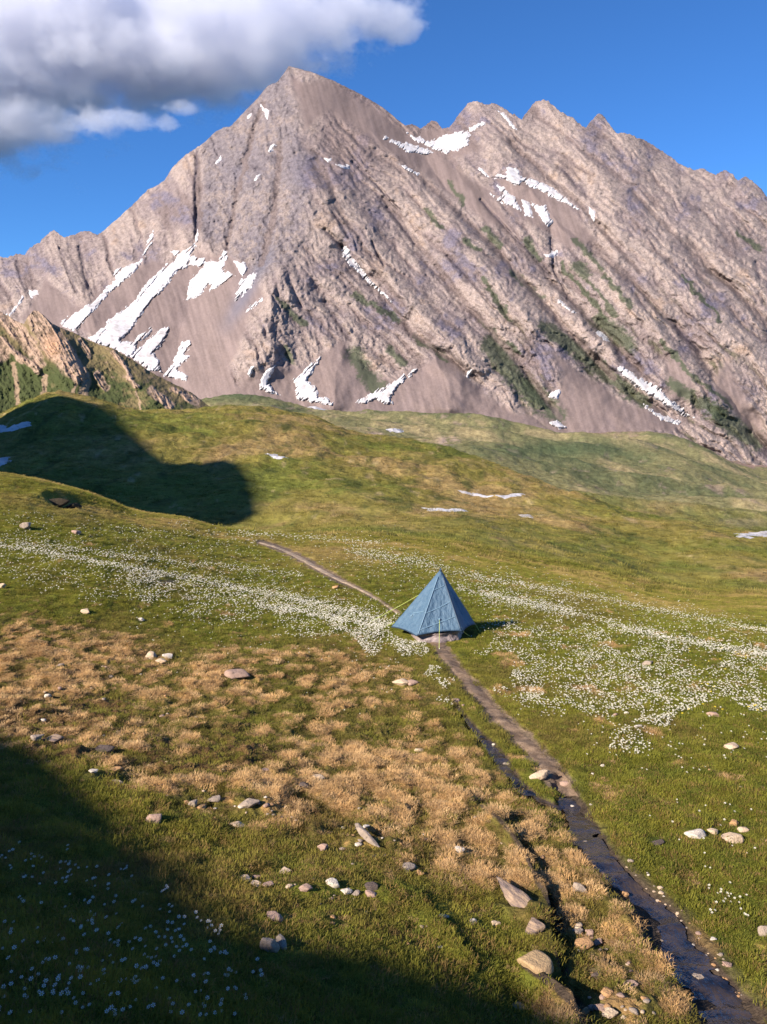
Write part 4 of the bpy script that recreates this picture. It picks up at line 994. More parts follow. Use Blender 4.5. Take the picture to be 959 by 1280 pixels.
stone(891, 1038, 15, 9, 'pale', 'small pale stone between the whitish and the tan stone')
stone(915, 1045, 28, 16, 'pale', 'broad tan stone at the right of the group on the bank')
stone(918, 1028, 14, 10, 'orange', 'orange stone on top of the group on the right bank')
stone(929, 1036, 14, 7, 'pale', 'small flat stone behind the broad tan stone')
stone(957, 1163, 18, 18, 'grey', 'grey rock at the right edge of the grass')
stone(675, 970, 30, 8, 'pale', 'long pale flat stone between brook and path', aspect=0.4, flat=0.6)
stone(708, 979, 17, 7, 'pink', 'flat pinkish stone where the path meets the stream', aspect=0.5)
stone(570, 878, 13, 11, 'pink', 'pinkish stone at the head of the brook')
stone(634, 955, 11, 6, 'grey', 'small grey stone lying in the brook')
stone(502, 852, 24, 9, 'pale', 'pale flat stones half sunk in straw below the tent')
stone(516, 853, 14, 8, 'pink', 'small pinkish stone beside the sunk flat stones')
stone(524, 937, 13, 8, 'pale', 'single pale stone left of the brook')
stone(187, 819, 21, 13, 'pale', 'largest stone of the pale trio in the brown grass', sub=3)
stone(201, 826, 14, 8, 'pale', 'front stone of the pale trio in the brown grass')
stone(210, 820, 14, 7, 'white', 'right stone of the pale trio in the brown grass')
stone(296, 841, 32, 12, 'pink', 'wide low brown-grey rock right of the pale trio')
stone(67, 922, 27, 14, 'layered', 'square brown block at the rim of the left shadow')
stone(47, 922, 16, 11, 'grey', 'small grey block left of the square brown block')
stone(131, 935, 26, 17, 'dark', 'dark purple-grey rock sunk in the bare brown soil')
stone(397, 971, 18, 9, 'pale', 'pale tan stone at the top of the wide straw patch')
stone(380, 980, 16, 8, 'dark', 'dark low stone left of the pale tan stone')
stone(145, 961, 19, 8, 'orange', 'pale orange flat stone near the rim of the left shadow')
stone(116, 964, 12, 6, 'white', 'white pebble left of the pale orange flat stone')
stone(147, 978, 15, 6, 'pale', 'flat pale stone just below the orange flat one')
stone(192, 1021, 21, 15, 'pink', 'pinkish pointed stone alone on the lower slope', rot=0.3)
stone(241, 1004, 12, 10, 'grey', 'grey cube-like stone left of an orange one')
stone(252, 1008, 13, 8, 'orange', 'bright orange stone touching a grey cube-like one')
stone(267, 999, 19, 8, 'grey', 'flat grey slab behind the bright orange stone', flat=0.6)
stone(312, 1004, 28, 10, 'grey', 'long pale grey slab on the brown slope', aspect=0.5, flat=0.6)
stone(302, 1008, 10, 6, 'white', 'white stone tucked under the long pale grey slab')
stone(297, 1029, 21, 12, 'pale', 'tan wedge stone below the long grey slab')
stone(403, 1059, 14, 12, 'pink', 'rosy stone in the lower straw')
stone(357, 1087, 18, 12, 'pale', 'tall pale block casting a long shadow on the green slope', aspect=0.8)
stone(306, 1097, 16, 8, 'pale', 'left stone of the short row on the green slope')
stone(321, 1096, 11, 8, 'pink', 'middle stone of the short row on the green slope')
stone(320, 1105, 14, 6, 'pale', 'front flat stone of the short row on the green slope')
stone(335, 1106, 16, 7, 'pink', 'right low stone of the short row on the green slope')
stone(416, 1102, 18, 14, 'white', 'pale rounded stone on the lip of the small bank')
stone(433, 1113, 16, 9, 'white', 'pale egg-shaped stone on the lip of the small bank')
stone(382, 1109, 18, 8, 'pink', 'low brownish stone left of the pale rounded stone')
stone(362, 1107, 10, 6, 'pale', 'small pale stone below the tall pale block')
stone(465, 1106, 18, 13, 'dark', 'dark stone at the start of the small bank')
stone(445, 1116, 12, 6, 'grey', 'small grey stone right of the egg-shaped one')
stone(464, 1117, 16, 7, 'pink', 'flat brown stone at the end of the pale row')
stone(511, 1083, 19, 14, 'grey', 'grey stone in the straw above the small bank')
stone(526, 1090, 12, 8, 'orange', 'orange stone right of the grey stone above the bank')
stone(575, 1061, 13, 9, 'white', 'white stone in the middle of the lower straw')
stone(555, 1145, 14, 8, 'pale', 'sandy stone on the green slope right of the small bank')
stone(620, 1153, 12, 7, 'pale', 'small pale stone left of the broken layered rock')
stone(592, 1151, 13, 9, 'white', 'whitish stone left of the log-like slab')
stone(725, 1110, 19, 14, 'grey', 'light grey slab standing in the straw left of the stream', aspect=0.4)
stone(678, 1071, 9, 6, 'orange', 'tiny orange stone above the log-like slab')
stone(737, 1166, 13, 10, 'pink', 'pinkish stone on top of the wet stone heap')
stone(730, 1179, 24, 9, 'orange', 'long orange stone of the wet stone heap')
stone(722, 1163, 15, 8, 'grey', 'grey stone at the back of the wet stone heap')
stone(748, 1177, 14, 7, 'pink', 'right stone of the wet stone heap')
stone(726, 1187, 9, 6, 'white', 'white pebble in front of the wet stone heap')
stone(746, 1219, 14, 11, 'dark', 'dark stone in the boggy ground')
stone(760, 1238, 20, 13, 'orange', 'rusty stone in the boggy ground left of the stream')
stone(788, 1228, 20, 12, 'pink', 'greyish pink stone in the boggy ground left of the stream')
stone(763, 1264, 21, 13, 'pale', 'sandy rounded stone low in the boggy ground')
stone(749, 1257, 17, 11, 'pink', 'brown stone left of the sandy rounded one')
stone(734, 1262, 14, 9, 'tan', 'ochre stone at the end of the second bank')
stone(649, 1258, 18, 8, 'tan', 'dim brown stone in the shade at the bottom edge')
stone(782, 1117, 9, 8, 'orange', 'orange stone standing in the stream')
stone(872, 1221, 16, 7, 'grey', 'flat stone in the stream bed', flat=0.5)
stone(909, 1205, 13, 7, 'pink', 'flat pink stone on the stony right bank')
stone(892, 1173, 9, 6, 'white', 'white pebble on the right bank')
stone(915, 931, 18, 10, 'pale', 'tan stone alone in the right meadow')
stone(892, 892, 18, 7, 'pink', 'low pinkish stone in the right flower meadow')
stone(810, 829, 16, 5, 'grey', 'flat grey stone among the flowers of the right meadow')
stone(797, 908, 12, 6, 'white', 'pale stone beside the loose flower cluster')
stone(32, 658, 15, 10, 'grey', 'rounded grey stone in the green at the left rim')
stone(95, 665, 13, 6, 'pink', 'small flat pinkish stone below the dark hollow')
stone(108, 764, 13, 7, 'pale', 'single pale stone in the green above the brown grass')
stone(2, 733, 12, 9, 'pale', 'tan stone at the left edge of the meadow')
stone(420, 734, 9, 5, 'orange', 'small orange stone beside the upper path')
stone(177, 774, 8, 5, 'white', 'white pebble at the end of the flower band')
stone(75, 832, 11, 7, 'grey', 'small grey stone on the brown grass left of the trio')
stone(70, 628, 34, 13, 'hollow_dark', 'added dark lump standing for the shaded hollow in the near rim at the left', cat='hollow', sub=4, planes=18, aspect=0.5)  # lumps added in place of the hollow, its shade in their colour
stone(90, 633, 24, 8, 'hollow_dark', 'low added dark lump for the right part of the shaded hollow in the near rim', cat='hollow', sub=4, planes=18, aspect=0.6)
stone(820, 1054, 20, 5, 'dark', 'flat lump of dark soil in the green below the whitish stone')  # dark soil, built with the stone shape and material
# smaller stones that nothing tells apart: strewn in drifts
def drift(poly, n, wr, label, group, seed, mats=('pale', 'pale', 'white', 'grey', 'pink', 'orange')):
    r = random.Random(seed); xs = [p[0] for p in poly]; ys = [p[1] for p in poly]; k_ = 0
    while k_ < n:
        x, y = r.uniform(min(xs), max(xs)), r.uniform(min(ys), max(ys))
        if poly_sd(np.array([x]), np.array([y]), poly)[0] > 0: continue
        w = wr[0] + (wr[1] - wr[0]) * r.random() ** 2
        stone(x, y, w, w * r.uniform(0.45, 0.8), r.choice(mats), label, group, 'stone', name='stone', sub=2); k_ += 1
drift([(10, 830), (160, 830), (260, 900), (180, 950), (20, 905)], 34, (3.5, 9), 'small stone strewn in the brown grass above the left shadow', 'stones strewn in the brown grass', 1)
drift([(150, 940), (340, 960), (380, 1030), (210, 1010)], 34, (3.5, 10), 'small stone among the slabs on the bare brown slope', 'stones among the slabs', 2)
drift([(380, 1000), (600, 1000), (640, 1080), (430, 1080)], 30, (3.5, 10), 'small stone lying in the lower straw', 'stones in the lower straw', 3)
drift([(705, 1150), (770, 1170), (830, 1275), (740, 1275)], 30, (5, 13), 'small wet stone in the boggy ground beside the stream', 'stones in the boggy ground', 4, ('pink', 'orange', 'grey', 'dark', 'pale'))
drift([(775, 1080), (810, 1090), (905, 1195), (930, 1250), (905, 1240), (850, 1165)], 60, (3, 9), 'small stone on the stony right bank of the stream', 'stones on the stream bank', 5)
drift([(705, 1000), (735, 1000), (850, 1160), (900, 1250), (870, 1250), (800, 1130), (740, 1070)], 16, (4, 9), 'small stone breaking the water of the stream', 'stones in the stream', 6, ('pale', 'grey', 'white', 'dark'))
drift([(560, 870), (575, 870), (660, 985), (640, 985)], 6, (3, 6), 'small stone along the brook', 'stones along the brook', 7)
drift([(340, 1080), (470, 1110), (600, 1200), (420, 1160)], 16, (3.5, 9), 'small stone on the sunlit green slope', 'stones on the green slope', 8)
drift([(740, 860), (950, 860), (950, 1000), (740, 980)], 12, (3.5, 8), 'small stone in the right meadow', 'stones in the right meadow', 9)
# ------------------------------------------------------------------ the tent
def fabric_mat():
    k = NT('blue_tent_film'); tc = k.n('ShaderNodeTexCoord').outputs['Object']
    mp = k.n('ShaderNodeMapping', {'Vector': tc, 'Scale': (5, 5, 1.2)})
    n1 = k.noise(mp.outputs[0], 3.0, 5, 0.65); n2 = k.noise(tc, 30, 4, 0.7)
    c = k.mix(k.ramp(n1, [(0.35, 0), (0.7, 1)]), (0.085, 0.160, 0.255), (0.130, 0.225, 0.330))
    c = k.mix(k.ramp(n2, [(0.4, 0.0), (0.75, 0.35)]), c, (0.15, 0.24, 0.31))
    b = k.n('ShaderNodeBsdfPrincipled', {'Base Color': c, 'Roughness': 0.42, 'Specular IOR Level': 0.35})
    bp = k.n('ShaderNodeBump', {'Height': n1, 'Strength': 0.9, 'Distance': 0.04}); k.t.links.new(bp.outputs[0], b.inputs['Normal'])
    tr = k.n('ShaderNodeBsdfTranslucent', {'Color': (0.10, 0.22, 0.40, 1)})
    sh = k.n('ShaderNodeMixShader', {0: 0.28, 1: b.outputs[0], 2: tr.outputs[0]})
    return k.surf(sh.outputs[0])
M_FILM = fabric_mat()
M_TAPE = plain_mat('pale_blue_tape', (0.17, 0.28, 0.38), 0.5, 0.3, 0.1)
M_HEM = plain_mat('dark_blue_hem', (0.030, 0.055, 0.095), 0.5, 0.3, 0.1)
M_CORD = plain_mat('yellow_green_cord', (0.52, 0.62, 0.16), 0.6, 0.3, 0.08)
M_FLOOR = plain_mat('crinkled_floor_film', (0.25, 0.20, 0.195), 0.5, 0.4, 0.5, 9, 0.8, 25)
M_POLE = plain_mat('grey_pole', (0.22, 0.22, 0.23), 0.35, 0.5, 0.1)
M_STAKE = plain_mat('metal_stake', (0.45, 0.45, 0.44), 0.35, 0.5, 0.1)
tent = empty('tent', (1.1, 17.2, -5.45))
tag(tent, 'small blue pyramid tent with yellow-green guy lines, pitched across the path', 'tent')
TO = np.array([1.1, 17.2, -5.45])
A = at(550.8, 711.5, 17.2); Lc = at(489.5, 783.5, 16.95); FL = at(520, 794.6, 16.3); FR = at(578.5, 788.6, 16.5); Rc = at(594.8, 780.3, 17.35)
BR = at(577, 776, 18.15); BL = at(503, 779, 18.0)
BR[2] = BL[2] = (Rc[2] + Lc[2]) / 2
A, Lc, FL, FR, Rc, BR, BL = [p - TO for p in (A, Lc, FL, FR, Rc, BR, BL)]
cen = np.array([0, 0, 0.5])
def tri_panel(name, P, Q, n=26, sag=0.035, seed=0, hem=True, label=None):
    """a sagging triangle of tent film from the apex down to the hem P-Q, its hem curved upward a little"""
    V, Fc, idx = [], [], {}
    nrm = np.cross(P - A, Q - A); nrm /= np.linalg.norm(nrm)
    if np.dot(nrm, (P + Q + A) / 3 - cen) < 0: nrm = -nrm
    for i in range(n + 1):
        t = i / n
        for j in range(i + 1):
            s_ = j / i if i else 0.0
            p = A + (P - A) * t * (1 - s_) + (Q - A) * t * s_
            w = 4 * s_ * (1 - s_)
            p = p - nrm * sag * w * math.sin(math.pi * min(t, 1.0) * 0.85) * (0.3 + t)
            p = p + np.array([0, 0, 1]) * 0.045 * w * t ** 6
            wr = 0.020 * fbm(np.array([s_ * 9 + seed]), np.array([t * 3.0]), 3, 801)[0] * w * min(1, t * 2) + 0.006 * math.sin(s_ * 26 + seed + 3 * t) * w * t
            idx[(i, j)] = len(V); V.append(p + nrm * wr)
    for i in range(n):
        for j in range(i + 1):
            Fc.append((idx[(i, j)], idx[(i + 1, j)], idx[(i + 1, j + 1)]))
            if j < i: Fc.append((idx[(i, j)], idx[(i + 1, j + 1)], idx[(i, j + 1)]))
    o = mesh_obj(name, V, Fc, M_FILM, tent)
    md = o.modifiers.new('thick', 'SOLIDIFY'); md.thickness = 0.002
    if label: tag(o, label)
    def pt(t, s_):
        w = 4 * s_ * (1 - s_)
        p = A + (P - A) * t * (1 - s_) + (Q - A) * t * s_ - nrm * sag * w * math.sin(math.pi * t * 0.85) * (0.3 + t)
        return p + np.array([0, 0, 1]) * 0.045 * w * t ** 6 + nrm * 0.004
    return o, nrm, [np.array(V[idx[(n, j)]]) for j in range(n + 1)], pt
def tube(name, pts, r, mat, parent, sides=8, taper=None):
    pts = [np.asarray(p, float) for p in pts]; V, Fc = [], []
    for i, p in enumerate(pts):
        d = pts[min(i + 1, len(pts) - 1)] - pts[max(i - 1, 0)]; d /= np.linalg.norm(d)
        a = np.cross(d, [0, 0, 1] if abs(d[2]) < 0.9 else [1, 0, 0]); a /= np.linalg.norm(a); b = np.cross(d, a)
        rr = r if taper is None else r + (taper - r) * i / (len(pts) - 1)
        for k_ in range(sides):
            q = 2 * math.pi * k_ / sides; V.append(p + rr * (math.cos(q) * a + math.sin(q) * b))
    for i in range(len(pts) - 1):
        for k_ in range(sides):
            k2 = (k_ + 1) % sides; Fc.append((i * sides + k_, i * sides + k2, (i + 1) * sides + k2, (i + 1) * sides + k_))
    Fc.append(tuple(range(sides))[::-1]); Fc.append(tuple(range((len(pts) - 1) * sides, len(pts) * sides)))
    return mesh_obj(name, V, Fc, mat, parent)
def tape(parent, pt, nrm, line, w=0.016, mat=None, name='seam_tape'):
    """a flat strip of tape lying on a panel along (t, s) points"""
    pts = [pt(t, s_) + nrm * 0.006 for t, s_ in line]; V, Fc = [], []
    for i, p in enumerate(pts):
        d = pts[min(i + 1, len(pts) - 1)] - pts[max(i - 1, 0)]; d = d / (np.linalg.norm(d) + 1e-9)
        a = np.cross(d, nrm); V += [p - a * w / 2, p + a * w / 2]
    for i in range(len(pts) - 1): Fc.append((2 * i, 2 * i + 1, 2 * i + 3, 2 * i + 2))
    o = mesh_obj(name, V, Fc, mat or M_TAPE, parent); md = o.modifiers.new('t', 'SOLIDIFY'); md.thickness = 0.002
    return o
def run(a, b, n=14): return [(a[0] + (b[0] - a[0]) * i / n, a[1] + (b[1] - a[1]) * i / n) for i in range(n + 1)]
front, nf, hemF, ptF = tri_panel('door_panel', FL, FR, 30, 0.03, 1)
leftp, nl, hemL, ptL = tri_panel('side_panel', Lc, FL, 26, 0.03, 2)
rightp, nr_, hemR, ptR = tri_panel('side_panel', FR, Rc, 26, 0.03, 3)
back, nb_, hemB, _ = tri_panel('back_panel', BR, BL, 20, 0.03, 4)
sbr, _, hemBR, _ = tri_panel('side_panel', Rc, BR, 20, 0.03, 5)
sbl, _, hemBL, _ = tri_panel('side_panel', BL, Lc, 20, 0.03, 6)
for ob, pt, nn, lines in ((front, ptF, nf, [((0.33, 0.02), (0.26, 0.85)), ((0.68, 0.02), (0.52, 0.97)), ((0.93, 0.03), (0.76, 0.97))]), (leftp, ptL, nl, [((0.72, 0.35), (0.64, 0.97))])):
    for a_, b_ in lines: tape(ob, pt, nn, run(a_, b_, 24), 0.014)
tape(front, ptF, nf, run((0.12, 0.97), (0.98, 0.97), 26), 0.030, M_HEM, 'zipper')
tape(front, ptF, nf, run((0.12, 0.04), (0.98, 0.04), 26), 0.018, M_TAPE, 'seam_tape')
for ob, hm in ((front, hemF), (leftp, hemL), (rightp, hemR), (back, hemB)):
    tube('hem_tape', hm, 0.013, M_HEM, ob, 6)
# bathtub floor, seen crinkled under the raised front hem
fl = []
ring = [Lc * 0.55, FL * 0.84, (FL + FR) / 2 * 0.98, FR * 0.86, Rc * 0.72, BR * 0.86, BL * 0.86]
nR, nH = 56, 7; V = []
for jz in range(nH):
    for i in range(nR):
        q = i / nR * len(ring); i0 = int(q) % len(ring); f_ = q - int(q)
        p = ring[i0] * (1 - f_) + ring[(i0 + 1) % len(ring)] * f_
        ou = 1 + 0.035 * math.sin(jz * 1.1) + 0.05 * fbm(np.array([i * 0.55]), np.array([jz * 0.8]), 3, 811)[0]
        V.append((p[0] * ou, p[1] * ou, -0.05 + 0.25 * jz / (nH - 1)))
Fc = [(jz * nR + i, jz * nR + (i + 1) % nR, (jz + 1) * nR + (i + 1) % nR, (jz + 1) * nR + i) for jz in range(nH - 1) for i in range(nR)]
V.append((0, 0, 0.02)); Fc += [(i, (i + 1) % nR, len(V) - 1) for i in range(nR)]
flo = mesh_obj('bathtub_floor', V, Fc, M_FLOOR, tent); flo.modifiers.new('t', 'SOLIDIFY').thickness = 0.002
tube('pole', [(A[0] + 0.02, A[1] + 0.05, -0.03), A - np.array([0, 0, 0.01])], 0.009, M_POLE, tent)
tube('apex_cap', [A - np.array([0, 0, 0.05]), A - np.array([0, 0, 0.01]), A + np.array([0, 0, 0.03])], 0.035, M_HEM, tent, 8, 0.012)
def loc(px, py, Y): return at(px, py, Y) - TO
def ground_pt(px, py):
    h = g_hit([px], [py])[0]; return h - TO
def guy(a, b, r=0.0045, slack=0.01):
    a = np.asarray(a); b = np.asarray(b)
    pts = [a + (b - a) * t - np.array([0, 0, slack * 4 * t * (1 - t)]) for t in np.linspace(0, 1, 9)]
    return tube('guy_line', pts, r, M_CORD, tent, 6)
def stake(p):
    p = np.asarray(p); return tube('stake', [p + np.array([0, 0, -0.08]), p + np.array([0.01, 0, 0.035])], 0.008, M_STAKE, tent, 6)
g1 = ground_pt(549, 812); guy(ptF(0.80, 0.50) + nf * 0.012, g1); stake(g1)
o = tube('tie_out', [ptF(0.79, 0.50) + nf * 0.004, ptF(0.79, 0.50) + nf * 0.02], 0.022, M_TAPE, front, 10)
g2 = ground_pt(481, 783); guy(ptL(0.76, 0.42) + nl * 0.012, g2); stake(g2)
tube('tie_out', [ptL(0.76, 0.42) + nl * 0.004, ptL(0.76, 0.42) + nl * 0.02], 0.02, M_TAPE, leftp, 10)
g3 = ground_pt(463, 777); guy(A * 0.45 + BL * 0.55, g3); stake(g3)
g4 = ground_pt(600, 790); guy(A * 0.50 + Rc * 0.50 + np.array([0.03, 0, 0]), g4); stake(g4)
g5 = ground_pt(589, 796); guy(FR, g5); stake(g5)
FOOTP.append((1.1, 17.2, 0.98))
# ------------------------------------------------------------------ turf, straw and flowers
def blade_tuft(name, n, h, spread, wdt, lean, mat, seed, bend=0.5):
    r = random.Random(seed); V, Fc = [], []
    for i in range(n):
        a = r.uniform(0, 2 * math.pi); d = spread * math.sqrt(r.random())
        bx, by = d * math.cos(a), d * math.sin(a)
        ta = a + r.gauss(0, 0.9); hh = h * r.uniform(0.55, 1.15); le = lean * r.uniform(0.4, 1.3)
        w = wdt * r.uniform(0.7, 1.3) / 2
        qx, qy = -math.sin(ta) * w, math.cos(ta) * w
        m = (bx + math.cos(ta) * hh * le * 0.4, by + math.sin(ta) * hh * le * 0.4, hh * 0.6)
        t = (bx + math.cos(ta) * hh * le, by + math.sin(ta) * hh * le, hh * (1 - bend * le * 0.5))
        b0 = len(V)
        V += [(bx - qx, by - qy, -0.01), (bx + qx, by + qy, -0.01), (m[0] + qx * 0.8, m[1] + qy * 0.8, m[2]), (m[0] - qx * 0.8, m[1] - qy * 0.8, m[2]), t]
        Fc += [(b0, b0 + 1, b0 + 2, b0 + 3), (b0 + 3, b0 + 2, b0 + 4)]
    me = bpy.data.meshes.new(name); me.from_pydata(V, [], Fc); me.materials.append(mat)
    return bpy.data.objects.new(name, me)

def inst_mat(name, transl, rough=0.7):
    k = NT(name)
    a = k.n('ShaderNodeAttribute', attribute_type='INSTANCER', attribute_name='tint').outputs['Color']
    b = k.n('ShaderNodeBsdfPrincipled', {'Base Color': a, 'Roughness': rough, 'Specular IOR Level': 0.15})
    tr = k.n('ShaderNodeBsdfTranslucent', {'Color': a})
    return k.surf(k.n('ShaderNodeMixShader', {0: transl, 1: b.outputs[0], 2: tr.outputs[0]}).outputs[0])

def scatter(name, P, rot, scl, tint, pick, sources):
    """one object that stands for a carpet of plants: its points carry instances of a few tufts"""
    me = bpy.data.meshes.new(name); me.vertices.add(len(P)); me.vertices.foreach_set('co', np.asarray(P, np.float32).ravel())
    for nm, typ, key, arr in (('rot', 'FLOAT_VECTOR', 'vector', rot), ('scl', 'FLOAT_VECTOR', 'vector', scl)):
        at_ = me.attributes.new(nm, typ, 'POINT'); at_.data.foreach_set(key, np.asarray(arr, np.float32).ravel())
    ca = me.attributes.new('tint', 'FLOAT_COLOR', 'POINT'); cc = np.ones((len(P), 4), np.float32); cc[:, :3] = tint; ca.data.foreach_set('color', cc.ravel())
    pa = me.attributes.new('pick', 'INT', 'POINT'); pa.data.foreach_set('value', np.asarray(pick, np.int32))
    o = bpy.data.objects.new(name, me); COL.objects.link(o)
    src = bpy.data.collections.new(name + '_tufts')
    for s_ in sources: src.objects.link(s_)
    g = bpy.data.node_groups.new(name, 'GeometryNodeTree')
    g.interface.new_socket('Geometry', in_out='INPUT', socket_type='NodeSocketGeometry')
    g.interface.new_socket('Geometry', in_out='OUTPUT', socket_type='NodeSocketGeometry')
    N = g.nodes.new; L = g.links.new
    gi, go = N('NodeGroupInput'), N('NodeGroupOutput')
    iop = N('GeometryNodeInstanceOnPoints'); ci = N('GeometryNodeCollectionInfo')
    ci.inputs[0].default_value = src; ci.inputs[1].default_value = True; ci.inputs[2].default_value = True
    def attr(nm, dt):
        x = N('GeometryNodeInputNamedAttribute'); x.data_type = dt; x.inputs[0].default_value = nm; return x.outputs[0]
    e2r = N('FunctionNodeEulerToRotation'); L(attr('rot', 'FLOAT_VECTOR'), e2r.inputs[0])
    L(gi.outputs[0], iop.inputs['Points']); L(ci.outputs[0], iop.inputs['Instance'])
    iop.inputs['Pick Instance'].default_value = True
    L(attr('pick', 'INT'), iop.inputs['Instance Index']); L(e2r.outputs[0], iop.inputs['Rotation']); L(attr('scl', 'FLOAT_VECTOR'), iop.inputs['Scale'])
    L(iop.outputs[0], go.inputs[0])
    o.modifiers.new('tufts', 'NODES').node_group = g
    return o
RS = np.random.RandomState(5)
def strew(n_target, dens, y0, y1, umax):
    """random land points with density dens(Y) per square metre inside the wedge |X| < umax * Y"""
    yy = np.linspace(y0, y1, 2000); pdf = 2 * umax * yy * dens(yy); cdf = np.cumsum(pdf); tot = cdf[-1] * (yy[1] - yy[0]); cdf /= cdf[-1]
    n = int(tot) if n_target is None else n_target
    Y = np.interp(RS.rand(n), cdf, yy); u = RS.uniform(-umax, umax, n)
    return u * Y, Y
X, Y = strew(None, lambda y: 520 * (5.5 / np.maximum(y, 3.4)) ** 1.15, 2.3, 48, 0.62)
Z = g_height(X, Y); PY = row_of(Z / Y); PX = px_of(X / Y, PY)
straw, bare, e, wet, n1, n2 = zones(PX, PY, X, Y)
keep = (RS.rand(len(X)) > 1.5 * np.maximum(e, wet)) & (np.maximum(e, wet) < 0.85)
keep &= RS.rand(len(X)) > bare * 0.55
for fx, fy, fr in FOOTP:
    keep &= (X - fx) ** 2 + (Y - fy) ** 2 > fr * fr
n3 = fbm(X * 0.25, Y * 0.18, 4, 131); n5 = fbm(X * 5, Y * 5, 2, 821)
dry = keep & (np.maximum(np.maximum(straw, 0.07 + 0.10 * np.exp(-((PX - 380) / 210) ** 2 - ((PY - 1100) / 75) ** 2)), 0.15 * (poly_sd(PX, PY, STRAW_ZONE) < 0)) * 1.05 > RS.rand(len(X)) * 0.95 + 0.04)
grn = keep & ~dry
def rots(n, tilt): return np.stack([RS.normal(0, tilt, n), RS.normal(0, tilt, n), RS.uniform(0, 6.283, n)], -1)
M_G, M_S = inst_mat('grass_blade', 0.38), inst_mat('straw_blade', 0.22)
gs = [blade_tuft('grass_tuft', 48, 0.026, 0.085, 0.0042, 1.1, M_G, i) for i in range(5)]
ss = [blade_tuft('straw_tuft', 110, 0.020, 0.080, 0.0026, 2.2, M_S, 40 + i, 0.55) for i in range(5)]
inz = (1 - sst(poly_sd(PX[grn], PY[grn], STRAW_ZONE), -30, 30)) * (0.6 + 0.5 * np.clip(n1[grn], -0.5, 0.5))
ng = int(grn.sum()); tg = np.tile(GREEN * 1.65, (ng, 1))
tg = blend(tg, GREEN_Y * 1.5, np.clip(0.42 + 0.6 * n3[grn] + 0.45 * n2[grn] + RS.normal(0, 0.22, ng), 0, 1) * 0.8)
tg = blend(tg, GREEN_D, np.clip(-0.7 * n2[grn] + RS.normal(0.1, 0.2, ng), 0, 1) * 0.5)
tg = blend(tg, STRAW * 0.75, (RS.rand(ng) < 0.16) * 0.75)
tg = blend(tg, np.array([0.19, 0.12, 0.045]), np.clip(sst(n3[grn] - 0.5 * n1[grn] + RS.normal(0, 0.15, ng), 0.15, 0.55) * 0.65 + 0.60 * inz, 0, 1))
low_ = np.exp(-((PX[grn] - 380) / 210) ** 2 - ((PY[grn] - 1110) / 75) ** 2)
tg = blend(tg, np.array([0.20, 0.135, 0.045]), np.clip(low_ * (0.38 + 0.5 * n2[grn] + RS.normal(0, 0.25, ng)), 0, 0.85))
tg = blend(tg, np.array([0.165, 0.215, 0.026]), 0.38 * sst(Y[grn], 7, 12) * sst(34 - Y[grn], 0, 8) * (1 - 0.8 * inz) * np.clip(0.7 + 0.7 * n2[grn], 0, 1))
rimg = sst(Y[grn], 22, 32)
tg = blend(tg, OLIVE * 1.5, rimg * np.clip(0.4 + 0.6 * n3[grn], 0, 1)); tg = blend(tg, TANH * 1.3, rimg * 0.6 * sst(n1[grn] + n3[grn], 0.05, 0.6))
tg *= RS.uniform(0.75, 1.25, (ng, 1))
sg = (0.75 + 0.5 * RS.rand(ng)) * (1 + 0.25 * n5[grn]) * (1 + 0.02 * np.maximum(Y[grn] - 8, 0))
sg = sg * np.interp(Y[grn], [3, 6, 12], [0.72, 0.85, 1.0])
sg3 = np.stack([sg * 1.15, sg * 1.15, sg * (1.0 - 0.3 * sst(Y[grn], 8, 20)) * (0.65 + 0.6 * np.clip(0.5 + n2[grn], 0, 1)) * (1 - 0.35 * inz) * (1 - 0.3 * np.exp(-((PX[grn] - 380) / 200) ** 2 - ((PY[grn] - 1120) / 80) ** 2))], -1)
# coarser tussocks carry the turf over the rim and the hills beyond
def hill_tussocks(dens, y0, y1, size):
    X_, Y_ = strew(None, dens, y0, y1, 0.60)
    Z_ = g_height(X_, Y_); py_ = row_of(Z_ / Y_); px_ = px_of(X_ / Y_, py_)
    cl = fbm(X_ * 1.2 / size, Y_ * 0.8 / size, 3, 861); k_ = RS.rand(len(X_)) < np.clip(0.55 + 0.9 * cl, 0.05, 1)
    X_, Y_, Z_, px_, py_ = X_[k_], Y_[k_], Z_[k_], px_[k_], py_[k_]
    c_ = ground_colour(px_, py_, X_, Y_) * RS.uniform(0.85, 1.65, (len(X_), 1))
    c_ = blend(c_, np.array([0.05, 0.06, 0.018]), (RS.rand(len(X_)) < 0.15) * 0.6)
    s_ = size * RS.uniform(0.6, 1.4, len(X_))
    return np.stack([X_, Y_, Z_], -1), np.stack([s_ * 1.2, s_ * 1.2, s_ * 0.95], -1), c_
tus = [(np.stack([X, Y, Z], -1)[grn], sg3, tg), hill_tussocks(lambda y: 3.2 * (60 / np.maximum(y, 60)) ** 1.0, 38, 185, 4.2), hill_tussocks(lambda y: 0.32 * (220 / np.maximum(y, 220)) ** 1.2, 185, 620, 11.0)]
Pg, Sg, Tg = (np.concatenate([t_[i] for t_ in tus]) for i in range(3))
grass = scatter('grass', Pg, rots(len(Pg), 0.12), Sg, Tg, RS.randint(0, 5, len(Pg)), gs)
tag(grass, 'short green alpine turf covering the slope and hills', 'grass', kind='stuff')
nd_ = int(dry.sum()); ts = np.tile(np.array([0.46, 0.285, 0.125]), (nd_, 1))
ts = blend(ts, np.array([0.58, 0.41, 0.22]), np.clip(0.3 + 0.5 * n5[dry] + RS.normal(0, 0.25, nd_), 0, 1) * 0.8)
ts = blend(ts, np.array([0.25, 0.135, 0.055]), np.clip(RS.normal(0.15, 0.3, nd_), 0, 1) * 0.7)
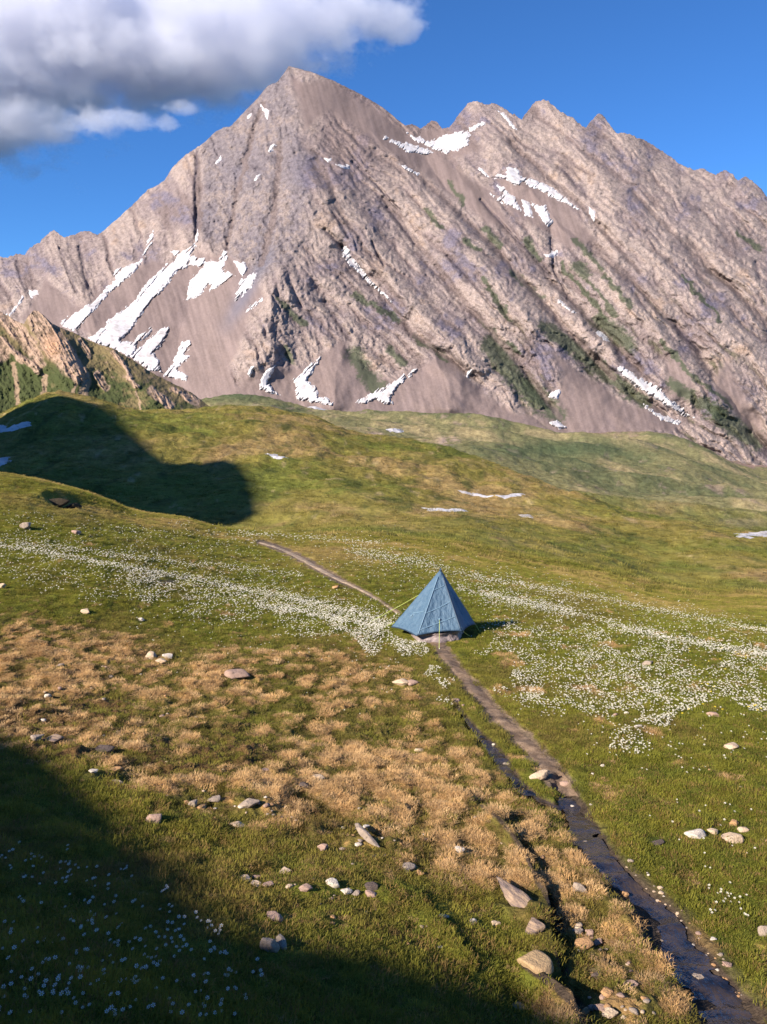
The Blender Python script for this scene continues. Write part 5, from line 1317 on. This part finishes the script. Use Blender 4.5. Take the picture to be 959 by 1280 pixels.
ts *= RS.uniform(0.85, 1.25, (nd_, 1)) * (0.75 + 0.4 * straw[dry])[:, None]
sd_ = (0.5 + 0.7 * RS.rand(nd_)) * (0.6 + 0.6 * straw[dry])
straw_o = scatter('dry_grass', np.stack([X, Y, Z], -1)[dry], rots(nd_, 0.2), np.stack([sd_ * 1.1, sd_ * 1.1, sd_ * 0.9], -1) * np.interp(Y[dry], [3, 6, 14], [0.72, 0.9, 1.15])[:, None], ts, RS.randint(0, 5, nd_), ss)
tag(straw_o, 'patches of dead straw-coloured grass between the green', 'dry grass', kind='stuff')

# flowers: traced bands and fields on the photo, planted where they fall on the land
def white_flower_mesh(seed):
    r = random.Random(seed); V, Fc, mi = [], [], []
    lean = (r.uniform(-0.25, 0.25), r.uniform(-0.35, 0.1))
    top = np.array([lean[0] * 1.2, lean[1] * 1.2, 2.6])
    for s_, (a, b) in enumerate([(0.05, 0.0), (-0.05, 0.0)]): V.append((a, b, -0.2))
    V += [(top[0] + 0.04, top[1], top[2]), (top[0] - 0.04, top[1], top[2])]; Fc.append((0, 1, 3, 2)); mi.append(1)
    n = 6
    tx, ty = r.uniform(-0.2, 0.2), -0.35 + r.uniform(-0.2, 0.2)
    def pt(rad, ang, z): 
        x, y = rad * math.cos(ang), rad * math.sin(ang)
        return (top[0] + x, top[1] + y, top[2] + z - tx * x + ty * y * -1 * 1.0)
    a0 = r.uniform(0, 1)
    for i in range(n):
        a = a0 + i * 2 * math.pi / n; b0 = len(V)
        V += [pt(0.08, a, 0.02), pt(0.36, a - 0.36, 0.12), pt(0.52, a - 0.12, 0.2), pt(0.52, a + 0.12, 0.2), pt(0.36, a + 0.36, 0.12)]
        Fc.append(tuple(range(b0, b0 + 5))); mi.append(0)
    b0 = len(V)
    V += [pt(0.14, i * 2 * math.pi / 6, 0.1) for i in range(6)] + [pt(0, 0, 0.17)]
    for i in range(6): Fc.append((b0 + i, b0 + (i + 1) % 6, b0 + 6)); mi.append(2)
    return V, Fc, mi
k = NT('white_petal'); b = k.n('ShaderNodeBsdfPrincipled', {'Base Color': (0.80, 0.78, 0.72, 1), 'Roughness': 0.6, 'Specular IOR Level': 0.2})
tr = k.n('ShaderNodeBsdfTranslucent', {'Color': (0.6, 0.6, 0.54, 1)}); M_PETAL = k.surf(k.n('ShaderNodeMixShader', {0: 0.25, 1: b.outputs[0], 2: tr.outputs[0]}).outputs[0])
M_STEM = plain_mat('flower_stem', (0.07, 0.11, 0.025), 0.7, 0.2, 0.1); M_EYE = plain_mat('yellow_flower_eye', (0.60, 0.42, 0.04), 0.7, 0.2, 0.1)
FM = []
for i in range(4):
    V, Fc, mi = white_flower_mesh(i); me = bpy.data.meshes.new('white_flower'); me.from_pydata(V, [], Fc)
    for m_ in (M_PETAL, M_STEM, M_EYE): me.materials.append(m_)
    me.polygons.foreach_set('material_index', mi); FM.append(me)
BANDS = [  # polyline, half width in rows, count
 ([(-200, 640), (-20, 678), (60, 694), (140, 708), (240, 726), (340, 744), (440, 768), (510, 790)], 4.0, 1500),
 ([(20, 680), (120, 692), (200, 702), (300, 712), (380, 722)], 3.5, 420), ([(160, 722), (300, 740), (420, 762), (500, 782)], 16, 900),
 ([(320, 757), (400, 771), (480, 786)], 4, 420), ([(300, 668), (420, 676), (480, 682)], 3, 160), ([(430, 690), (520, 706), (600, 722)], 5, 200),
 ([(590, 722), (660, 734), (740, 748), (820, 764), (900, 780), (975, 794), (1180, 836)], 3.5, 860), ([(600, 742), (660, 756), (720, 768)], 7, 420),
 ([(570, 735), (640, 752), (700, 764), (770, 782), (840, 802), (980, 826), (1180, 868)], 4.0, 980), ([(760, 785), (820, 796), (870, 804), (1050, 836)], 4, 420),
 ([(440, 688), (540, 704)], 8, 120)]
FIELDS = [
 ([(140, 715), (330, 742), (480, 785), (420, 800), (300, 780), (200, 760)], 520), ([(-180, 650), (0, 690), (140, 705), (240, 735), (160, 760), (0, 720), (-180, 690)], 420), ([(0, 640), (300, 668), (330, 700), (100, 690), (0, 672)], 260),
 ([(400, 775), (490, 785), (530, 805), (552, 840), (520, 832), (440, 805)], 560), ([(530, 840), (560, 855), (580, 885), (560, 880)], 50),
 ([(590, 776), (720, 785), (860, 822), (965, 836), (1150, 880), (1150, 930), (965, 885), (860, 890), (760, 905), (660, 872), (606, 826)], 2150), ([(720, 790), (960, 830), (960, 880), (820, 900), (740, 850)], 420), ([(600, 810), (680, 850), (720, 900), (650, 890)], 90),
 ([(758, 905), (812, 900), (815, 945), (770, 948)], 70), ([(690, 870), (965, 870), (1150, 920), (1150, 1010), (965, 960), (730, 955)], 220), ([(880, 1108), (935, 1108), (932, 1150), (885, 1148)], 24),
 ([(-5, 1060), (120, 1065), (250, 1130), (330, 1230), (320, 1285), (-5, 1285)], 300), ([(400, 680), (560, 700), (700, 740), (600, 760), (470, 740)], 160), ([(600, 700), (960, 790), (1150, 840), (1150, 880), (960, 830), (700, 770)], 420), ([(780, 1010), (950, 1000), (950, 1090), (850, 1090)], 26)]
BANDS = [(p, h, int(n * 2.5)) for p, h, n in BANDS]
FIELDS = [(p, int(n * (1.0 if max(q[1] for q in p) > 1000 else 2.7))) for p, n in FIELDS]
fp = []
for pts, hw, n in BANDS:
    p = np.array(pts, float); L = np.concatenate([[0], np.cumsum(np.hypot(*np.diff(p, axis=0).T))]); q = RS.rand(n) * L[-1]
    fp.append(np.stack([np.interp(q, L, p[:, 0]), np.interp(q, L, p[:, 1]) + RS.normal(0, 1, n) * hw * np.where(RS.rand(n) < 0.3, 2.6, 0.6) + 2.5 * fbm(q / 40, q * 0, 2, 831)], -1))
for poly, n in FIELDS:
    p = np.array(poly, float); got = 0
    while got < n:
        c = RS.uniform(p.min(0), p.max(0), (n * 3, 2)); c = c[poly_sd(c[:, 0], c[:, 1], poly) + 30 * fbm(c[:, 0] / 50, c[:, 1] / 30, 2, 841) < 0]
        dn = fbm(c[:, 0] / 26, c[:, 1] / 14, 3, 845); c = c[RS.rand(len(c)) < np.clip(0.6 + 0.8 * dn, 0.12, 1)][:n - got]
        if len(c) == 0: break
        fp.append(c); got += len(c)
fp = np.concatenate(fp); h = g_hit(fp[:, 0], fp[:, 1], 60); ok = ~np.isnan(h[:, 0]); h, fp = h[ok], fp[ok]
_, _, e_, w_, _, _ = zones(fp[:, 0], fp[:, 1], h[:, 0], h[:, 1])
ok = (np.maximum(e_, w_) < 0.4)
for fx, fy, fr in FOOTP: ok &= (h[:, 0] - fx) ** 2 + (h[:, 1] - fy) ** 2 > fr * fr
h, fp = h[ok], fp[ok]
order = np.argsort(h[:, 1]); h, fp = h[order], fp[order]
size = np.where(h[:, 1] < 8, 0.0185, np.interp(h[:, 1], [8, 14, 22, 40], [0.020, 0.022, 0.029, 0.052])) * RS.uniform(0.75, 1.25, len(h))
def where(px, py):
    if py > 1050 and px < 420: return 'small white flower in the shaded grass at the bottom left', 'flowers in the shaded grass'
    if px > 780 and py > 990: return 'small white flower on the green bank right of the stream', 'flowers on the stream bank'
    if px > 600: return 'small white flower in the sunlit right meadow', 'flowers in the right meadow'
    return 'small white flower near the straw below the tent', 'flowers below the tent'
for i in range(min(300, len(h))):
    o = bpy.data.objects.new('white_flower', FM[i % 4]); COL.objects.link(o)
    o.location = h[i]; s_ = size[i]; o.scale = (s_, s_, s_ * 0.85); o.rotation_euler = (0, 0, RS.uniform(-0.9, 0.9))
    lab, grp = where(*fp[i]); tag(o, lab, 'flower', grp)
rest = np.arange(300, len(h))
VV, FF, MI, off = [], [], [], 0
for i in rest:
    me = FM[i % 4]
    if i < 304: pass
    V, Fc, mi = white_flower_mesh(int(i) % 4) if i % 4 not in _st.setdefault('fm', {}) else _st['fm'][i % 4]
    _st['fm'][i % 4] = (V, Fc, mi)
    a = RS.uniform(-0.9, 0.9); c, s_ = math.cos(a), math.sin(a); q = np.array(V) * size[i] * np.array([1, 1, 0.85 if h[i, 1] < 20 else 0.7])
    q = np.stack([q[:, 0] * c - q[:, 1] * s_, q[:, 0] * s_ + q[:, 1] * c, q[:, 2]], -1) + h[i]
    VV.append(q); FF += [tuple(j + off for j in f) for f in Fc]; MI += mi; off += len(V)
fl = mesh_obj('white_flowers', np.concatenate(VV), FF, [M_PETAL, M_STEM, M_EYE], smooth=False, matidx=MI)
tag(fl, 'thousands of white flowers in bands across the green meadow', 'flowers', kind='stuff')
# a few yellow ones in the right meadow
YM = bpy.data.meshes.new('yellow_flower'); YM.from_pydata(*[x for x in (white_flower_mesh(9)[0], [], white_flower_mesh(9)[1])])
M_YEL = plain_mat('yellow_petal', (0.62, 0.48, 0.03), 0.6, 0.2, 0.1)
for m_ in (M_YEL, M_STEM, M_EYE): YM.materials.append(m_)
YM.polygons.foreach_set('material_index', white_flower_mesh(9)[2])
yp = np.stack([RS.uniform(850, 950, 26), RS.uniform(815, 900, 26)], -1); yh = g_hit(yp[:, 0], yp[:, 1], 60)
for q in yh:
    if np.isnan(q[0]): continue
    o = bpy.data.objects.new('yellow_flower', YM); COL.objects.link(o); o.location = q; o.scale = (0.035,) * 3; o.rotation_euler = (0, 0, RS.uniform(-1, 1))
    tag(o, 'small yellow flower among the white ones at the right', 'flower', 'yellow flowers in the right meadow')
# ------------------------------------------------------------------ clouds: real bodies of vapour beyond the summit
def cloud(name, label, blobs, Y0, dens, nscale, namp, seed):
    """blobs: (column, row, half width, half height) of the cloud's lobes on the photo; each gets its real place and depth at distance Y0"""
    k = NT(name + '_vapour')
    L_ = []
    for px, py, w, h, dy in blobs:
        Y = Y0 + dy; c = at(px, py, Y); r = Y / F
        L_.append((c, w * r, 0.8 * w * r, h * r))
    lo = np.min([c - np.array([a, b, d]) * 1.25 for c, a, b, d in L_], 0); hi = np.max([c + np.array([a, b, d]) * 1.25 for c, a, b, d in L_], 0)
    cen_ = (lo + hi) / 2; hs = (hi - lo) / 2
    tc = k.n('ShaderNodeTexCoord').outputs['Object']
    acc = None
    for c, a, b, d in L_:
        q = c - cen_
        mp = k.n('ShaderNodeMapping', {'Vector': tc}, vector_type='TEXTURE'); mp.inputs['Location'].default_value = tuple(q); mp.inputs['Scale'].default_value = (a, b, d)
        ln = k.n('ShaderNodeVectorMath', {0: mp.outputs[0]}, operation='LENGTH').outputs['Value']
        f = k.math('SUBTRACT', 1.0, ln)
        acc = f if acc is None else k.math('SMOOTH_MAX', acc, f)
        if acc.node.operation == 'SMOOTH_MAX': acc.node.inputs[2].default_value = 0.25
    off = k.n('ShaderNodeMapping', {'Vector': tc, 'Location': (seed * 371.0, seed * 97.0, 0), 'Scale': (1, 1, 1.35)}).outputs[0]
    nz = k.noise(off, nscale, 8, 0.66)
    nn = k.math('MULTIPLY', k.math('SUBTRACT', nz, 0.5), namp)
    v = k.math('ADD', acc, nn)
    v = k.math('MULTIPLY', v, 2.6, True)
    v = k.math('MULTIPLY', v, dens)
    vol = k.n('ShaderNodeVolumePrincipled', {'Color': (0.92, 0.935, 1.0, 1), 'Density': v, 'Anisotropy': 0.2})
    k.t.links.new(vol.outputs[0], k.out.inputs[1])
    k.m.cycles.volume_step_rate = 0.35
    V = [tuple(np.array([sx, sy, sz]) * hs) for sx in (-1, 1) for sy in (-1, 1) for sz in (-1, 1)]
    Fc = [(0, 1, 3, 2), (4, 6, 7, 5), (0, 4, 5, 1), (2, 3, 7, 6), (0, 2, 6, 4), (1, 5, 7, 3)]
    o = mesh_obj(name, V, Fc, k.m, smooth=False); o.location = cen_
    return tag(o, label, 'cloud', 'clouds over the mountain', 'thing')
S.cycles.volume_max_steps = 256
cloud('cloud', 'broad grey-white cloud bank with a violet underside left of the summit',
      [(60, 30, 160, 80, 0), (250, 50, 150, 62, 100), (385, 22, 95, 34, 50), (20, 106, 130, 30, 0), (190, 86, 150, 34, 60), (-180, 80, 240, 110, 0), (480, 26, 62, 15, 0), (320, 78, 70, 18, 50)], 3200, 0.0095, 0.0066, 2.7, 1)
cloud('cloud', 'dark violet cloud lump low at the left edge of the sky', [(10, 155, 80, 26, 0), (-90, 155, 120, 40, 0), (55, 168, 45, 11, 0)], 3000, 0.007, 0.008, 2.2, 2)
cloud('cloud', 'small torn white cloud under the big bank', [(122, 152, 34, 15, 0), (160, 150, 34, 12, 0), (98, 155, 16, 11, 0), (225, 135, 26, 6, 0)], 2900, 0.007, 0.015, 2.6, 3)
cloud('cloud', 'tiny white puff right of the small torn cloud', [(210, 155, 16, 11, 0)], 2900, 0.008, 0.018, 2.2, 4)
